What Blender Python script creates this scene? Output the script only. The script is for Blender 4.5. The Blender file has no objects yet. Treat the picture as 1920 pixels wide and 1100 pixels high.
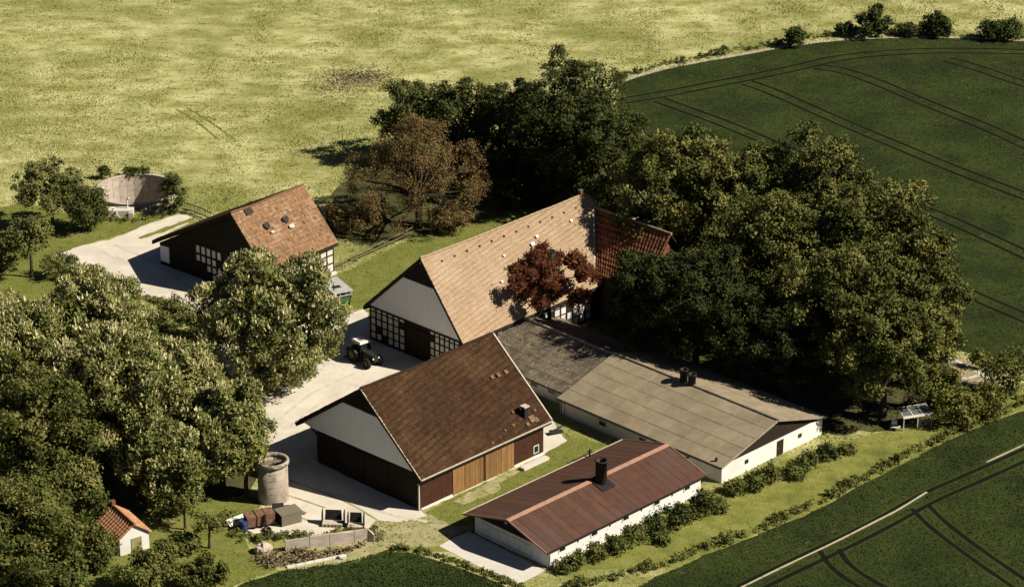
import bpy, math, random
import numpy as np
from mathutils import Vector, Matrix
from mathutils.geometry import tessellate_polygon

# ------------------------------------------------------------------ camera, sky, sun, exposure
S = bpy.context.scene
COL = S.collection
R = math.radians
cd = bpy.data.cameras.new('camera'); cam = bpy.data.objects.new('camera', cd); COL.objects.link(cam)
cam.location = (0.0, -311.8, 135.57); cam.rotation_euler = (R(90 - 23.5), 0, 0)
cd.sensor_width = 36.0; cd.lens = 103.125; cd.clip_start = 1.0; cd.clip_end = 9000.0
S.camera = cam
SUN_AZ, SUN_EL = -13.0, 41.0          # direction the light comes from, degrees from +X
w = bpy.data.worlds.new('World'); S.world = w; w.use_nodes = True
nt = w.node_tree; nt.nodes.clear()
sky = nt.nodes.new('ShaderNodeTexSky'); sky.sky_type = 'NISHITA'; sky.sun_disc = False
sky.air_density = 0.28; sky.dust_density = 0.3; sky.sun_elevation = R(SUN_EL); sky.sun_rotation = R(90 - SUN_AZ)
bg = nt.nodes.new('ShaderNodeBackground'); bg.inputs[1].default_value = 0.05
wo = nt.nodes.new('ShaderNodeOutputWorld')
nt.links.new(sky.outputs[0], bg.inputs[0]); nt.links.new(bg.outputs[0], wo.inputs[0])
sd = bpy.data.lights.new('sun', 'SUN'); sd.energy = 5.0; sd.angle = R(0.5); sd.color = (1.0, 0.92, 0.78)
sun = bpy.data.objects.new('sun', sd); COL.objects.link(sun)
sv = Vector((math.cos(R(SUN_AZ)) * math.cos(R(SUN_EL)), math.sin(R(SUN_AZ)) * math.cos(R(SUN_EL)), math.sin(R(SUN_EL))))
sun.rotation_euler = sv.to_track_quat('Z', 'Y').to_euler()
S.view_settings.view_transform = 'Standard'; S.view_settings.look = 'None'
S.view_settings.exposure = 0.7; S.view_settings.gamma = 1.0; S.view_settings.use_curve_mapping = False
S.render.resolution_x = 1024; S.render.resolution_y = 586
S.render.engine = 'CYCLES'

rnd = random.Random(7)
NR = np.random.default_rng(11)

# ------------------------------------------------------------------ materials
M = {}
def mat(name, c1, c2=None, tv=0.0, scale=3.0, detail=6.0, rough=0.85, bump=0.0, bscale=None, bdist=0.03, c3=None, s3=0.25, t3=(0.5, 0.65),
        band=None, metal=0.0, spec=0.1, trans=0.0, randv=0.0, stretch=None, lo=0.35, hi=0.65, c4=None, s4=8.0, t4=(0.62, 0.7)):
    m = bpy.data.materials.new(name); M[name] = m; m.use_nodes = True
    n, l = m.node_tree.nodes, m.node_tree.links
    b = n['Principled BSDF']; out = n['Material Output']
    b.inputs['Roughness'].default_value = rough; b.inputs['Metallic'].default_value = metal
    b.inputs['Specular IOR Level'].default_value = spec
    tc = n.new('ShaderNodeTexCoord'); co = tc.outputs['Object']
    if stretch:
        mp = n.new('ShaderNodeMapping'); mp.inputs['Scale'].default_value = stretch
        l.new(co, mp.inputs[0]); co2 = mp.outputs[0]
    else: co2 = co
    def noise(sc, de, src, rg=0.6):
        x = n.new('ShaderNodeTexNoise'); x.inputs['Scale'].default_value = sc; x.inputs['Detail'].default_value = de
        x.inputs['Roughness'].default_value = rg; l.new(src, x.inputs['Vector']); return x.outputs['Fac']
    def ramp(f, a, z):
        x = n.new('ShaderNodeMapRange'); x.inputs[1].default_value = a; x.inputs[2].default_value = z; l.new(f, x.inputs[0]); return x.outputs[0]
    def mix(f, a, c):
        x = n.new('ShaderNodeMix'); x.data_type = 'RGBA'
        if hasattr(f, 'links'): l.new(f, x.inputs[0])
        else: x.inputs[0].default_value = f
        for k, s in ((6, a), (7, c)):
            if hasattr(s, 'links'): l.new(s, x.inputs[k])
            else: x.inputs[k].default_value = (*s, 1)
        return x.outputs[2]
    col = c1
    if c2: col = mix(ramp(noise(scale, detail, co2), lo, hi), c1, c2)
    if c3: col = mix(ramp(noise(s3, 5.0, co), *t3), col, c3)
    if c4: col = mix(ramp(noise(s4, 3.0, co2), *t4), col, c4)
    if band:       # rows of tiles: direction vector, period in metres, colour, strength
        d, per, cb, st = band
        dp = n.new('ShaderNodeVectorMath'); dp.operation = 'DOT_PRODUCT'; dp.inputs[1].default_value = d; l.new(co, dp.inputs[0])
        wob = n.new('ShaderNodeMath'); wob.operation = 'MULTIPLY_ADD'; wob.inputs[1].default_value = 0.28 * per; l.new(noise(2.5, 2, co), wob.inputs[0]); l.new(dp.outputs['Value'], wob.inputs[2])
        dv = n.new('ShaderNodeMath'); dv.operation = 'DIVIDE'; dv.inputs[1].default_value = per; l.new(wob.outputs[0], dv.inputs[0])
        fr = n.new('ShaderNodeMath'); fr.operation = 'FRACT'; l.new(dv.outputs[0], fr.inputs[0])
        sn = n.new('ShaderNodeMapRange'); sn.inputs[1].default_value = 0.5; sn.inputs[2].default_value = 0.95; l.new(fr.outputs[0], sn.inputs[0])
        am = n.new('ShaderNodeMath'); am.operation = 'MULTIPLY'; l.new(sn.outputs[0], am.inputs[0])
        nn = ramp(noise(0.35, 3, co), 0.25, 0.7); bb = n.new('ShaderNodeMath'); bb.operation = 'MULTIPLY'; bb.inputs[1].default_value = st; l.new(nn, bb.inputs[0])
        l.new(bb.outputs[0], am.inputs[1]); col = mix(am.outputs[0], col, cb)
    if tv:
        at = n.new('ShaderNodeAttribute'); at.attribute_name = 'tile_tone'; hv = n.new('ShaderNodeHueSaturation')
        mr = n.new('ShaderNodeMapRange'); mr.inputs[3].default_value = 1 - tv; mr.inputs[4].default_value = 1 + tv
        l.new(at.outputs['Fac'], mr.inputs[0]); l.new(mr.outputs[0], hv.inputs['Value']); l.new(col, hv.inputs['Color']); col = hv.outputs[0]
    if randv:
        oi = n.new('ShaderNodeObjectInfo'); hv = n.new('ShaderNodeHueSaturation')
        mr = n.new('ShaderNodeMapRange'); mr.inputs[3].default_value = 1 - randv; mr.inputs[4].default_value = 1 + randv
        l.new(oi.outputs['Random'], mr.inputs[0]); l.new(mr.outputs[0], hv.inputs['Value'])
        if hasattr(col, 'links'): l.new(col, hv.inputs['Color'])
        else: hv.inputs['Color'].default_value = (*col, 1)
        col = hv.outputs[0]
    if hasattr(col, 'links'): l.new(col, b.inputs['Base Color'])
    else: b.inputs['Base Color'].default_value = (*col, 1)
    if bump:
        bp = n.new('ShaderNodeBump'); bp.inputs['Strength'].default_value = bump; bp.inputs['Distance'].default_value = bdist
        l.new(noise(bscale or scale * 3, 5, co2), bp.inputs['Height']); l.new(bp.outputs[0], b.inputs['Normal'])
    if trans:
        t = n.new('ShaderNodeBsdfTranslucent'); ms = n.new('ShaderNodeMixShader'); ms.inputs[0].default_value = trans
        if hasattr(col, 'links'): l.new(col, t.inputs[0])
        else: t.inputs[0].default_value = (*col, 1)
        l.new(b.outputs[0], ms.inputs[1]); l.new(t.outputs[0], ms.inputs[2]); l.new(ms.outputs[0], out.inputs[0])
    return m

mat('meadow', (.225, .218, .066), (.45, .43, .205), scale=.26, detail=15, lo=.38, hi=.62, stretch=(.6, 1.0, 1.0), rough=.95, bump=1.0, bscale=2.6, bdist=.2, c3=(.165, .175, .045), s3=.06, t3=(.45, .66), c4=(.105, .115, .030), s4=.9, t4=(.56, .72))
mat('meadow_blade', (0.266, 0.266, 0.080), (0.404, 0.402, 0.169), scale=.3, rough=.9, c3=(0.174, 0.189, 0.052), s3=.05, t3=(.44, .66))
mat('lawn', (.115, .132, .028), (.16, .165, .04), scale=.7, detail=12, rough=.95, bump=.6, bscale=5, bdist=.06, c3=(.20, .18, .06), s3=.2, t3=(.54, .75), c4=(.075, .095, .02), s4=1.6, t4=(.58, .72))
mat('lawn_blade', (0.099, 0.127, 0.025), (0.153, 0.171, 0.043), scale=.7, rough=.9)
mat('strip_grass', (0.135, 0.147, 0.030), (0.216, 0.211, 0.057), scale=.5, detail=10, rough=.95, bump=.7, bscale=4, bdist=.08, c3=(0.077, 0.103, 0.021), s3=.22, t3=(.5, .7))
mat('crop_soil', (0.027, 0.038, 0.009), (0.037, 0.051, 0.011), scale=.8, rough=1, bump=.8, bscale=5, bdist=.08, c3=(0.019, 0.028, 0.007), s3=.12, t3=(.42, .62), c4=(.070, .078, .024), s4=.9, t4=(.60, .78))
mat('crop_blade', (0.027, 0.039, 0.009), (0.042, 0.056, 0.013), scale=.22, rough=.8, c3=(0.019, 0.030, 0.008), s3=.12, t3=(.42, .62), trans=.1)
mat('crop_young', (0.027, 0.046, 0.010), (0.050, 0.074, 0.018), scale=.5, rough=.8, trans=.1)
mat('tramline', (0.004, 0.004, 0.002), (0.008, 0.008, 0.003), scale=1.2, rough=1)
mat('bare_track', (.36, .32, .22), (.16, .15, .07), scale=1.3, rough=1, lo=.55, hi=.7)
mat('ground_painted_shade', (.045, .042, .018), (.085, .085, .028), scale=.5, detail=10, rough=1, bump=.8, bscale=4, bdist=.1, c4=(.03, .025, .014), s4=1.2, t4=(.55, .7))  # dark ground tone, with the shade of the trees put into the colour
mat('dark_stalk', (.120, .090, .066), (.17, .14, .085), scale=1.1, rough=1)
mat('dark_patch', (.075, .060, .045), (.16, .145, .075), scale=1.1, rough=1, bump=.8, bscale=3, bdist=.15, lo=.42, hi=.62)
mat('concrete_yard', (0.568, 0.520, 0.444), (0.473, 0.426, 0.350), scale=.35, detail=10, rough=.9, bump=.2, bscale=10, bdist=.02, c3=(0.407, 0.360, 0.274), s3=.18, t3=(.56, .74), c4=(0.360, 0.312, 0.237), s4=2.2, t4=(.62, .76))
mat('concrete_worn', (.50, .455, .38), (.40, .36, .29), scale=.9, detail=9, rough=.95, c4=(.53, .485, .41), s4=1.2, t4=(.46, .6))
mat('concrete_pad', (0.546, 0.510, 0.458), (0.475, 0.440, 0.387), scale=.6, detail=8, rough=.9, c4=(0.352, 0.317, 0.246), s4=1.4, t4=(.64, .78))
mat('straw_dirt', (.34, .30, .17), (.22, .21, .085), scale=.8, detail=10, rough=1, bump=.6, bscale=4, bdist=.05, c4=(.13, .14, .04), s4=1.3, t4=(.56, .68))
mat('dirt', (.34, .28, .19), (.22, .18, .11), scale=1.4, detail=9, rough=1, bump=.5, bscale=5, bdist=.05)
mat('white_wall', (0.665, 0.646, 0.608), (0.570, 0.551, 0.513), scale=.6, detail=8, rough=.85, bump=.15, bscale=12, bdist=.01, c4=(0.399, 0.361, 0.304), s4=1.1, t4=(.66, .8))
mat('white_board', (.83, .82, .83), (.76, .75, .76), scale=1.0, detail=7, rough=.7, stretch=(4, 4, .5))
mat('infill', (.66, .63, .58), (.52, .48, .43), scale=2.0, rough=.9, randv=.12)
mat('timber', (.020, .014, .010), (.034, .024, .016), scale=3, rough=.8, stretch=(3, 3, 3))
mat('dark_board', (.016, .012, .009), (.030, .022, .016), scale=4, rough=.85, stretch=(5, 5, .6))
mat('brown_board', (.070, .028, .016), (.030, .014, .009), scale=3, rough=.8, stretch=(6, 6, .7), c4=(.14, .09, .06), s4=2.5, t4=(.64, .75))
mat('door_plank', (0.245, 0.141, 0.056), (0.158, 0.085, 0.032), scale=3, rough=.7, stretch=(6, 6, .5), randv=.22)
K1 = (.30, 0, 1)
mat('tile_pale', tv=0.10, c1=(0.350, 0.258, 0.172), c2=(0.310, 0.217, 0.134), scale=1.2, detail=8, rough=.8, band=((-.14, 0, .98), .42, (0.194, 0.114, 0.059), .8), c3=(0.388, 0.299, 0.207), s3=.3, t3=(.5, .7), bump=.2, bscale=7, bdist=.02)
mat('tile_brown', tv=0.3, c1=(0.052, 0.025, 0.013), c2=(0.037, 0.019, 0.008), scale=1.2, detail=8, rough=.8, band=((-.14, 0, .98), .42, (0.016, 0.007, 0.002), .9), c3=(0.070, 0.038, 0.018), s3=.22, t3=(.46, .66), c4=(0.134, 0.091, 0.049), s4=5.0, t4=(.70, .78), bump=.3, bscale=7, bdist=.02)
mat('tile_old', tv=0.34, c1=(0.265, 0.163, 0.092), c2=(0.189, 0.103, 0.054), scale=2.2, detail=9, rough=.85, stretch=(2.4, 2.4, .8), band=((0, 0, 1), .40, (0.126, 0.061, 0.030), .6), c3=(0.303, 0.213, 0.130), s3=.35, t3=(.5, .68), c4=(0.082, 0.043, 0.024), s4=2.5, t4=(.62, .72), bump=.3, bscale=6, bdist=.03)
mat('tile_red', tv=0.2, c1=(.25, .105, .052), c2=(.19, .078, .038), scale=2, rough=.8, band=((0, 0, 1), .50, (.022, .010, .006), 1.3))
mat('tile_shed', (0.357, 0.190, 0.099), (0.272, 0.133, 0.066), scale=2, rough=.8)
mat('sheet_grey', (0.273, 0.224, 0.153), (0.222, 0.181, 0.120), scale=1.0, detail=9, rough=.85, bump=.25, bscale=7, bdist=.02, randv=.10, c3=(0.200, 0.158, 0.102), s3=.35, t3=(.46, .72), c4=(0.110, 0.089, 0.054), s4=2.6, t4=(.64, .74))
mat('sheet_old', (0.175, 0.143, 0.101), (0.084, 0.069, 0.048), scale=1.3, detail=10, rough=.95, bump=.6, bscale=6, bdist=.05, randv=.14, c4=(0.294, 0.252, 0.189), s4=3.0, t4=(.60, .68))
mat('sheet_red', (0.086, 0.045, 0.029), (0.071, 0.034, 0.024), scale=1.0, detail=7, rough=.75, randv=.10, c3=(0.078, 0.047, 0.037), s3=.3, t3=(.45, .7), c4=(0.147, 0.106, 0.081), s4=4.0, t4=(.66, .74), bump=.12, bscale=9, bdist=.015)
mat('ridge_red', (.34, .20, .14), (.27, .15, .10), scale=2, rough=.7)
mat('ridge_grey', (0.294, 0.252, 0.182), (0.210, 0.175, 0.119), scale=2, rough=.85)
mat('verge_pale', (.50, .45, .36), (.38, .33, .25), scale=3, rough=.8)
mat('black_metal', (.018, .017, .016), (.030, .026, .022), scale=4, rough=.55)
mat('grey_metal', (.20, .19, .17), (.13, .12, .10), scale=4, rough=.5, metal=.3)
mat('glass_dark', (.012, .014, .016), rough=.15, spec=.5)
mat('glass_clear', (.10, .12, .12), rough=.1, spec=.6)
mat('window_frame', (.50, .47, .42), rough=.7)
mat('chimney_brick', (.22, .085, .050), (.12, .05, .03), scale=6, rough=.9)
mat('silo_concrete', (.36, .31, .25), (.24, .20, .15), scale=1.2, detail=8, rough=.95, stretch=(1, 1, .45), bump=.4, bscale=5, bdist=.03, c4=(.13, .11, .08), s4=1.2, t4=(.60, .76))
mat('tank_concrete', (0.475, 0.403, 0.336), (0.341, 0.282, 0.230), scale=.9, detail=8, rough=.95, stretch=(1, 1, 2), bump=.3, bscale=4, bdist=.03)
mat('rubble', (.34, .30, .23), (.15, .12, .08), scale=2.6, rough=1, lo=.42, hi=.58)
mat('sludge', (.06, .05, .035), (.10, .085, .06), scale=.8, rough=.5)
mat('tyre', (.012, .011, .010), (.02, .018, .016), scale=6, rough=.8)
mat('tractor_green', (.020, .030, .019), (.014, .020, .013), scale=3, rough=.45)
mat('tractor_white', (.62, .60, .55), (.50, .48, .42), scale=3, rough=.5)
mat('rim_paint', (.10, .09, .07), rough=.6)
mat('trailer_green', (.055, .14, .048), (.045, .11, .04), scale=3, rough=.55)
mat('trailer_grey', (.42, .41, .38), (.30, .29, .27), scale=3, rough=.6)
mat('rust', (.20, .115, .072), (.12, .062, .038), scale=3, rough=.9, c4=(0.264, 0.162, 0.099), s4=2, t4=(.58, .7))
mat('brush', (.13, .085, .05), (.06, .04, .024), scale=2, rough=1, c4=(.28, .22, .14), s4=2.5, t4=(.55, .68))
mat('grey_wood', (.20, .175, .13), (.12, .10, .07), scale=4, rough=.9, stretch=(6, 1, 1))
mat('blue_plastic', (.028, .045, .13), rough=.5)
mat('white_sheet', (.66, .63, .57), (.52, .49, .42), scale=2, rough=.7)
mat('fence_wood', (.17, .145, .09), (.09, .075, .045), scale=5, rough=.9)
mat('bark', (.040, .030, .020), (.075, .060, .040), scale=5, rough=1, stretch=(3, 3, .6), bump=.6, bscale=8, bdist=.05)
def leafmat(name, a, b_, c=None, tr=.08):
    mat(name, a, b_, scale=.9, detail=4, rough=.7, spec=.06, trans=tr, c3=c, s3=.3, t3=(.48, .62), lo=.3, hi=.7)
leafmat('leaf_chestnut', (.052, .068, .015), (.150, .160, .042), (.275, .272, .100), .05)
mat('blossom', (.74, .68, .42), (.62, .56, .29), scale=2, rough=.8, trans=.15)
leafmat('leaf_dark', (.030, .046, .013), (.075, .092, .026))
leafmat('leaf_oak', (.038, .052, .012), (.108, .116, .030), (.19, .18, .054), .05)
leafmat('leaf_painted_shade', (.020, .028, .009), (.055, .064, .018))  # leaf colour darkened to stand for the deep shade of the clump
leafmat('leaf_light', (.11, .125, .028), (.20, .19, .05))
leafmat('leaf_brown', (.105, .062, .028), (.20, .135, .055), (.15, .13, .045), .1)
leafmat('leaf_copper', (.100, .034, .019), (.23, .095, .050), None, .45)
leafmat('leaf_fruit', (.065, .080, .022), (.15, .155, .048), (.18, .175, .06))
leafmat('leaf_ivy', (.032, .046, .013), (.105, .115, .032))
leafmat('leaf_grove', (0.029, 0.040, 0.012), (0.088, 0.097, 0.028))
leafmat('leaf_weed', (.07, .085, .02), (.17, .17, .05))

# ------------------------------------------------------------------ mesh helpers
class MB:
    def __init__(s): s.v = []; s.f = []
    def add(s, vs, fs):
        o = len(s.v); s.v += [tuple(p) for p in vs]; s.f += [tuple(i + o for i in f) for f in fs]; return s
    def hexa(s, p):      # 4 bottom (ccw from above), 4 top
        return s.add(p, [(3, 2, 1, 0), (4, 5, 6, 7), (0, 1, 5, 4), (1, 2, 6, 5), (2, 3, 7, 6), (3, 0, 4, 7)])
    def box(s, x0, x1, y0, y1, z0, z1):
        x0, x1 = min(x0, x1), max(x0, x1); y0, y1 = min(y0, y1), max(y0, y1)
        return s.hexa([(x0, y0, z0), (x1, y0, z0), (x1, y1, z0), (x0, y1, z0), (x0, y0, z1), (x1, y0, z1), (x1, y1, z1), (x0, y1, z1)])
    def prism(s, poly, off):     # planar polygon extruded by a vector
        n = len(poly); off = Vector(off); a = [Vector(p) for p in poly]; c = [p + off for p in a]
        return s.add(a + c, [tuple(range(n - 1, -1, -1)), tuple(range(n, 2 * n))] + [(i, (i + 1) % n, n + (i + 1) % n, n + i) for i in range(n)])
    def slab(s, q, t):           # quad with thickness t below it
        q = [Vector(p) for p in q]; nrm = (q[1] - q[0]).cross(q[3] - q[0]).normalized()
        if nrm.z < 0: nrm = -nrm
        return s.prism(q, -nrm * t)
    def tube(s, p0, p1, r0, r1=None, n=8, cap=True):
        r1 = r0 if r1 is None else r1
        p0, p1 = Vector(p0), Vector(p1); d = (p1 - p0).normalized(); u = d.orthogonal().normalized(); v = d.cross(u)
        vs = [p + (u * math.cos(k * math.tau / n) + v * math.sin(k * math.tau / n)) * r for p, r in ((p0, r0), (p1, r1)) for k in range(n)]
        fs = [(k, (k + 1) % n, n + (k + 1) % n, n + k) for k in range(n)]
        if cap: fs += [tuple(range(n - 1, -1, -1)), tuple(range(n, 2 * n))]
        return s.add(vs, fs)
    def bar(s, p0, p1, wd, h):   # rectangular bar; h measured in z
        p0, p1 = Vector(p0), Vector(p1); d = (p1 - p0); u = Vector((-d.y, d.x, 0))
        u = u.normalized() * (wd / 2) if u.length > 1e-6 else Vector((wd / 2, 0, 0))
        if abs(d.x) + abs(d.y) < 1e-6: z = Vector((0, h / 2, 0))
        else: z = Vector((0, 0, h / 2))
        return s.hexa([p0 - u - z, p1 - u - z, p1 + u - z, p0 + u - z, p0 - u + z, p1 - u + z, p1 + u + z, p0 + u + z])
    def lathe(s, prof, n=24, c=(0, 0, 0), closed=False):
        m = len(prof); vs = [(c[0] + r * math.cos(k * math.tau / n), c[1] + r * math.sin(k * math.tau / n), c[2] + z) for r, z in prof for k in range(n)]
        fs = [(i * n + k, i * n + (k + 1) % n, (i + 1) % m * n + (k + 1) % n, (i + 1) % m * n + k) for i in range(m if closed else m - 1) for k in range(n)]
        return s.add(vs, fs)
    def build(s, name, m, parent=None, smooth=False, loc=None, rz=0):
        me = bpy.data.meshes.new(name); me.from_pydata(s.v, [], s.f); me.materials.append(M[m])
        if smooth: me.polygons.foreach_set('use_smooth', [True] * len(me.polygons))
        me.update(); o = bpy.data.objects.new(name, me); COL.objects.link(o)
        if parent: o.parent = parent
        if loc: o.location = loc; o.rotation_euler = (0, 0, rz)
        return o
def obj_mesh(name, me, parent=None, loc=(0, 0, 0)):
    o = bpy.data.objects.new(name, me); COL.objects.link(o); o.location = loc
    if parent: o.parent = parent
    return o
def fast_mesh(name, V, k, m):    # V: (n*k,3) array, every k verts one face
    me = bpy.data.meshes.new(name); n = len(V) // k
    me.vertices.add(n * k); me.vertices.foreach_set('co', np.ascontiguousarray(V, dtype=np.float32).ravel())
    me.loops.add(n * k); me.loops.foreach_set('vertex_index', np.arange(n * k, dtype=np.int32))
    me.polygons.add(n); me.polygons.foreach_set('loop_start', np.arange(0, n * k, k, dtype=np.int32))
    me.update(calc_edges=True); me.materials.append(M[m]); return me
def tag(o, label=None, cat=None, group=None, kind=None):
    if label: o['label'] = label
    if cat: o['category'] = cat
    if group: o['group'] = group
    if kind: o['kind'] = kind
    return o
def thing(name, label, cat, loc=(0, 0, 0), rz=0.0, group=None):
    o = bpy.data.objects.new(name, None); COL.objects.link(o); o.empty_display_size = .5
    o.location = (loc[0], loc[1], loc[2] if len(loc) > 2 else 0); o.rotation_euler = (0, 0, rz); return tag(o, label, cat, group)
def copy_tree(o, parent=None):
    c = o.copy(); COL.objects.link(c); c.parent = parent
    for ch in list(o.children): copy_tree(ch, c)
    return c
def sheet(name, poly, z, m, kind='structure', holes=None):
    loops = [[Vector((p[0], p[1], z)) for p in poly]] + [[Vector((p[0], p[1], z)) for p in h] for h in (holes or [])]
    tris = tessellate_polygon(loops); vs = [p for l in loops for p in l]
    fs = []
    for t in tris:
        a, b, c = (vs[i] for i in t)
        fs.append(tuple(t) if (b - a).cross(c - a).z > 0 else tuple(reversed(t)))
    b = MB(); b.v = [tuple(p) for p in vs]; b.f = fs; o = b.build(name, m); o['kind'] = kind; return o
def smooth_poly(pts, it=2, closed=True):
    p = [Vector(q[:2]) for q in pts]
    for _ in range(it):
        n = len(p); r = []
        if not closed: r.append(p[0])
        for i in range(n if closed else n - 1):
            a, b = p[i], p[(i + 1) % n]; r += [a * .75 + b * .25, a * .25 + b * .75]
        if not closed: r.append(p[-1])
        p = r
    return [(q.x, q.y) for q in p]
def rough_poly(pts, amp, step=.8, seed=1):      # ragged outline, as grass grows over an edge
    g = random.Random(seed); r = []
    n = len(pts)
    for i in range(n):
        a, b = Vector(pts[i][:2]), Vector(pts[(i + 1) % n][:2]); k = max(1, int((b - a).length / step))
        for j in range(k):
            q = a.lerp(b, j / k); r.append((q.x + g.uniform(-amp, amp), q.y + g.uniform(-amp, amp)))
    return r
def in_poly(P, poly):
    x, y = P[:, 0], P[:, 1]; ins = np.zeros(len(P), bool); n = len(poly)
    for i in range(n):
        (x1, y1), (x2, y2) = poly[i][:2], poly[(i + 1) % n][:2]
        if y1 == y2: continue
        c = ((y1 > y) != (y2 > y)) & (x < (x2 - x1) * (y - y1) / (y2 - y1) + x1); ins ^= c
    return ins
def dist_line(P, line):
    d = np.full(len(P), 1e9)
    for (x1, y1), (x2, y2) in zip(line[:-1], line[1:]):
        a = np.array([x1, y1]); b = np.array([x2, y2]); ab = b - a
        t = np.clip(((P - a) @ ab) / (ab @ ab), 0, 1); d = np.minimum(d, np.hypot(*(P - a - t[:, None] * ab).T))
    return d
def scatter(poly, dens, keep=None):
    q = np.array([p[:2] for p in poly]); lo, hi = q.min(0), q.max(0)
    n = int(dens * (hi - lo).prod()); P = NR.uniform(lo, hi, (n, 2)); P = P[in_poly(P, poly)]
    return P if keep is None else P[keep(P)]
def tufts(name, P, z, h, wd, m, label=None, cat=None, lean=.35):
    n = len(P); a = NR.uniform(0, math.tau, n); hh = NR.uniform(*h, n); ww = NR.uniform(*wd, n) / 2
    ca, sa = np.cos(a), np.sin(a); lx, ly = NR.normal(0, lean, (2, n)) * hh
    b = np.stack([P[:, 0], P[:, 1], np.full(n, z)], 1)
    o = np.stack([ca * ww, sa * ww, np.zeros(n)], 1); t = np.stack([lx, ly, hh], 1)
    V = np.stack([b - o, b + o, b + o * .45 + t, b - o * .45 + t], 1).reshape(-1, 3)
    ob = obj_mesh(name, fast_mesh(name, V, 4, m)); return tag(ob, label, cat, kind='stuff')
RIB = [0]
def ribbon(name, line, width, z, m):
    RIB[0] += 1; z += .0003 * (RIB[0] % 19); b = MB(); p = [Vector(q[:2]) for q in line]; L_, R_ = [], []
    for i in range(len(p)):
        d = (p[min(i + 1, len(p) - 1)] - p[max(i - 1, 0)]).normalized(); nn = Vector((-d.y, d.x)); wv = width / 2 * rnd.uniform(.85, 1.15)
        L_.append((*(p[i] + nn * wv), z)); R_.append((*(p[i] - nn * wv), z))
    n = len(p); b.add(L_ + R_, [(i, n + i, n + i + 1, i + 1) for i in range(n - 1)]); o = b.build(name, m); o['kind'] = 'structure'; return o
def offset_line(line, d):
    p = [Vector(q[:2]) for q in line]; r = []
    for i in range(len(p)):
        t = (p[min(i + 1, len(p) - 1)] - p[max(i - 1, 0)]).normalized(); q = p[i] + Vector((-t.y, t.x)) * d; r.append((q.x, q.y))
    return r

# ------------------------------------------------------------------ the ground
TC = (-47.19, 31.82); TR = 5.2                                    # slurry pit
hole = [(TC[0] + (TR + .15) * math.cos(k * math.tau / 48), TC[1] + (TR + .15) * math.sin(k * math.tau / 48)) for k in range(48)]
sheet('ground', [(-3000, -1500), (3000, -1500), (3000, 4500), (-3000, 4500)], 0.0, 'meadow', holes=[hole])
F1 = smooth_poly([(14.03, 72.24), (19.44, 77.62), (25.64, 81.51), (31.88, 84.53), (38.25, 88.06), (44.65, 90.93), (50.97, 92.37), (57.20, 92.86), (63.39, 92.86), (68.65, 91.89), (74.71, 91.17), (102.30, 87.11), (77.34, -24.61), (58.12, -22.16), (52.35, -18.00), (48.10, -14.59), (44.63, -9.07), (33.52, 1.56), (21.94, 16.18), (16.19, 33.84), (14.49, 53.18)], 1)
F2 = [(10.51, -70.55), (14.72, -66.43), (18.47, -63.05), (22.81, -59.81), (27.60, -56.06), (31.89, -51.98), (36.18, -47.33), (41.68, -41.81), (47.02, -36.61), (51.22, -33.17), (55.00, -30.71), (81.14, -7.59), (63.06, -88.51), (9.88, -88.51)]
F3 = [(-26.60, -69.73), (-24.73, -68.09), (-22.33, -66.43), (-18.85, -65.17), (-15.34, -64.00), (-11.59, -61.76), (-8.72, -63.05), (-6.12, -64.75), (-3.04, -67.05), (0.25, -69.73), (1.88, -88.51), (-26.35, -88.51)]
F2 = rough_poly(F2, .15, 1.2, 3); F3 = rough_poly(F3, .18, .8, 4)
sheet('crop_field', F1, .008, 'crop_soil'); sheet('crop_field', F2, .008, 'crop_soil'); sheet('crop_field', F3, .008, 'crop_soil')
margin = [(14.03, 72.24), (19.44, 77.62), (25.64, 81.51), (31.88, 84.53), (38.25, 88.06), (44.65, 90.93), (50.97, 92.37), (57.20, 92.86), (63.39, 92.86), (68.65, 91.89), (74.71, 91.17)]
# lawns
LAWN = [('lawn', [(-24.62, -1.54), (-21.89, 4.39), (-18.31, 7.92), (-14.12, 14.16), (-10.41, 19.59), (-3.95, 23.93), (2.66, 28.37), (9.37, 30.54), (11.11, 21.31), (-3.76, 4.71), (-15.94, -3.07), (-16.93, -4.29), (-19.50, -5.20)], 2),
        ('lawn', [(-8.44, -54.26), (-5.87, -50.83), (2.74, -42.54), (4.45, -36.98), (9.41, -38.86), (12.08, -41.33), (2.13, -50.83), (-4.81, -57.06), (-6.27, -57.61)], 3),
        ('lawn', [(-33.73, -49.68), (-28.80, -50.83), (-24.49, -51.41), (-26.24, -55.95), (-27.15, -57.61), (-25.23, -61.98), (-22.38, -65.69), (-26.15, -69.12), (-28.19, -79.23), (-49.58, -79.23), (-55.00, -47.33), (-44.33, -42.54)], 4),
        ('lawn', [(-67.27, 24.81), (-61.22, 28.37), (-54.74, 24.81), (-48.04, 23.93), (-41.63, 25.52), (-43.30, 22.70), (-47.30, 17.88), (-51.39, 14.50), (-54.08, 10.85), (-51.21, 8.40), (-46.60, 4.39), (-43.09, -1.54), (-37.24, -10.54), (-44.21, -21.88), (-59.33, -21.88)], 5)]
for i, (nm, pl, sdv) in enumerate(LAWN): sheet('lawn', rough_poly(pl, .25, .9, sdv), .004 + .0005 * i, 'lawn')
STRIP = rough_poly([(-16.30, -65.17), (-11.59, -61.76), (-6.76, -58.72), (-5.75, -57.06), (3.56, -65.69), (20.38, -49.09), (33.20, -38.86), (44.94, -33.81), (54.15, -25.28), (58.17, -21.88), (57.00, -28.88), (47.02, -36.61), (36.18, -47.33), (27.60, -56.06), (18.47, -63.05), (10.51, -70.55), (1.97, -75.35), (0.25, -69.73), (-3.04, -67.05), (-8.72, -63.05), (-11.59, -61.87)], .2, .9, 6)
sheet('grass_strip', STRIP, .012, 'strip_grass')
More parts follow.
